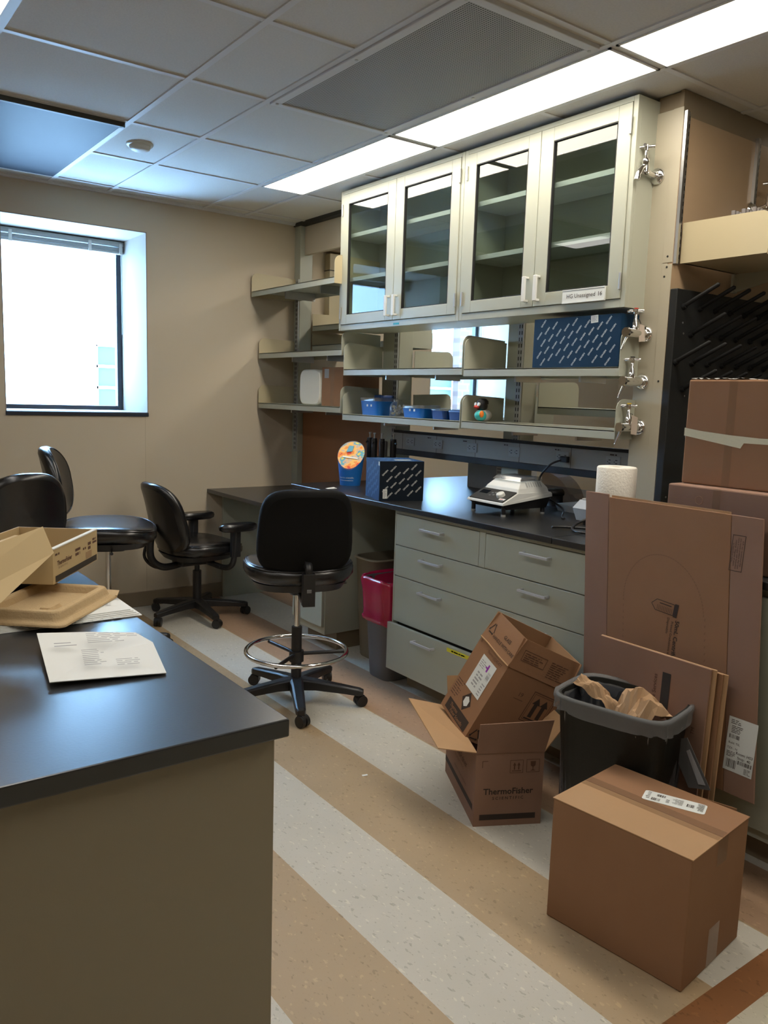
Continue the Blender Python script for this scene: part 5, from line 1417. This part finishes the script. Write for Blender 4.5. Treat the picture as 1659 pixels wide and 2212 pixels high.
def drafting_chair(label, loc, yaw, seat_z, bh, bz, a0, ring=True, bw=.41, e=3.2, sw=.49, sd=.46, back_x=-.235, rx=-8, bulge=.06, name='drafting_chair', mt=None):
    t = thing(name, label, 'chair', loc, yaw)
    base5(t, .30, a0)
    top = seat_z-.075
    MB().cyl((0, 0, .08), (0, 0, .36 if ring else .30), .024, n=20).build('column_sleeve', blackp_m, t)
    MB().cyl((0, 0, .30), (0, 0, top), .0135, n=18).build('gas_lift', chrome_m, t)
    if ring:
        rz_ = .245; R0 = .232
        rg = MB().tube([(R0*math.cos(2*math.pi*k/56), R0*math.sin(2*math.pi*k/56), rz_) for k in range(56)], .010, 12, closed=True).build('foot_ring', chrome_m, t)
        sp = MB().cyl((0, 0, rz_-.05), (0, 0, rz_+.0), .034, n=20)
        for k in range(3):
            a = math.radians(a0+20+120*k); sp.tube([(.02*math.cos(a), .02*math.sin(a), rz_-.015), (R0*.96*math.cos(a), R0*.96*math.sin(a), rz_-.012)], .009, 8)
        sp.build('ring_spider', blackp_m, t)
    # mechanism
    mc = MB().loft([sq(.10, .055, 5, top-.035, 24), sq(.13, .085, 5, top), sq(.15, .12, 5, top+.012)][:0] or [sq(.085, .045, 5, top-.032, 24), sq(.13, .085, 5, top+.006, 24)]).build('tilt_mechanism', blackp_m, t, bevel=.003)
    MB().tube([(.02, -.05, top-.01), (.03, -.17, top-.014), (.035, -.235, top-.006)], .004, 8, rs=[.004, .004, .0085]).tube([(-.05, -.05, top-.012), (-.06, -.09, top-.02)], .004, 8).build('lever', blackp_m, mc)
    MB().loft([sq(sd*.40, sw*.40, 3, top+.004, 28), sq(sd*.44, sw*.44, 3, seat_z-.038, 28)]).build('seat_shell', blackp_m, t)
    seat_pad(t, sw, sd, .085, seat_z)
    # back support bar
    zt = bz; MB().tube(bez([(-.06, 0, top-.012), (-.18, 0, top-.028), (-.262, 0, top+.015), (-.285, 0, seat_z+.05), (back_x-.030, 0, bz-bh*.36)], 6), .02, 4, rs=None).build('back_bar', blackp_m, t)
    MB().box(back_x-.088, back_x-.045, -.026, .026, top-.030, seat_z+.035).box(back_x-.0895, back_x-.087, -.010, .010, top+.03, top+.045, 1).build('back_bracket', [blackp_m, greyp_m], t, bevel=.004)
    backrest(t, bw, bh, .060, (back_x, 0, bz), rx, .045, e, bulge=bulge, mt=mt)
    return t
drafting_chair('black drafting stool with a chrome foot ring, its back to the viewer', (1.850, 3.150, 0), 69, .635, .385, .838, -113, True, e=4.0, bulge=.06, back_x=-.215, mt=fabric_m)
# task chair with arms
t = thing('office_chair', 'low black office chair with armrests, facing the corner desk', 'chair', (2.045, 4.73, 0), 4)
base5(t, .30, -96)
MB().cyl((0, 0, .08), (0, 0, .30), .027, n=18).build('column_sleeve', blackp_m, t)
MB().cyl((0, 0, .28), (0, 0, .385), .016, n=18).build('gas_lift', blackp_m, t)
mc = MB().box(-.14, .09, -.07, .07, .345, .395).build('tilt_mechanism', blackp_m, t, bevel=.012)
MB().tube([(.03, -.05, .36), (.05, -.20, .35)], .006, 8).build('lever', blackp_m, mc)
MB().loft([sq(.19, .185, 3, .39, 28), sq(.215, .22, 3, .425, 28)]).build('seat_shell', blackp_m, t)
seat_pad(t, .50, .48, .085, .455, (.02, 0))
MB().tube(bez([(-.08, 0, .36), (-.22, 0, .345), (-.30, 0, .40), (-.31, 0, .50), (-.285, 0, .60)], 8), .022, 10).tube(bez([(-.10, .05, .352), (-.24, .05, .335), (-.325, .05, .41), (-.30, .05, .52)], 8), .010, 8).build('back_bar', blackp_m, t)
backrest(t, .45, .46, .055, (-.235, 0, .655), -12, .06, 2.9, bulge=.12)
for s1 in (-1, 1):
    ar = MB().tube(bez([(.02, s1*.10, .37), (.08, s1*.20, .345), (.10, s1*.265, .375), (.11, s1*.275, .46), (.12, s1*.275, .585)], 8), .018, 8)
    ar.box(.085, .145, s1*.275-.014, s1*.275+.014, .42, .59)
    ar = ar.build('arm_post', blackp_m, t, bevel=.003)
    MB().loft([[Vector((p.x+.135, p.y+s1*.272, z)) for p in sq(.128*k, .052*k, 2.6, 0, 28)] for z, k in ((.580, .82), (.588, .96), (.604, 1), (.618, .97), (.626, .85))]).build('arm_pad', vinyl_m, ar)
# chairs at the left edge
drafting_chair('high black chair by the window with daylight shining on its seat', (1.345, 4.270, 0), -22, .675, .37, .935, 10, False, bw=.40, e=2.6, sw=.52, sd=.50, back_x=-.25, rx=-8, bulge=.10)
drafting_chair('black chair at the left with its broad back to the viewer, behind the pale carton', (.775, 4.01, 0), 102, .66, .38, .862, 40, False, bw=.40, e=2.6, back_x=-.25, bulge=.10)
drafting_chair('black chair cut off by the left edge, behind the broad-backed chair', (.70, 4.80, 0), 118, .60, .38, .755, 0, False, bw=.42, e=2.6, back_x=-.25, bulge=.10)

# ------------------------------------------------------------------ repeats share a group
GROUPS = {'ceiling light': 'ceiling light panels', 'blind': 'raised venetian blinds', 'wall cabinet': 'glass door wall cabinets over the bench', 'shelf': 'open metal shelves of the partition',
          'post': 'posts of the bench partition', 'tap': 'chrome taps on the wall', 'tub': 'blue tubs on the shelf', 'pipette': 'black pipettes on the stand', 'chair': 'black swivel chairs',
          'countertop': 'black worktops', 'bin': 'waste bins on the floor', 'flattened box': 'flattened cartons leaning on the bench'}
for o in list(bpy.data.objects):
    c = o.get('category')
    if c in GROUPS and o.parent is None: o['group'] = GROUPS[c]
    if c == 'box':
        if o.name.startswith('open_carton'): o['group'] = 'open cartons'
        elif o.name.startswith('carton'): o['group'] = 'closed brown cartons'
        elif o.name.startswith('printed_box'): o['group'] = 'navy boxes with slanting lettering'
    if o.name.startswith('packing_paper'): o['group'] = 'crumpled kraft paper in the black bin'
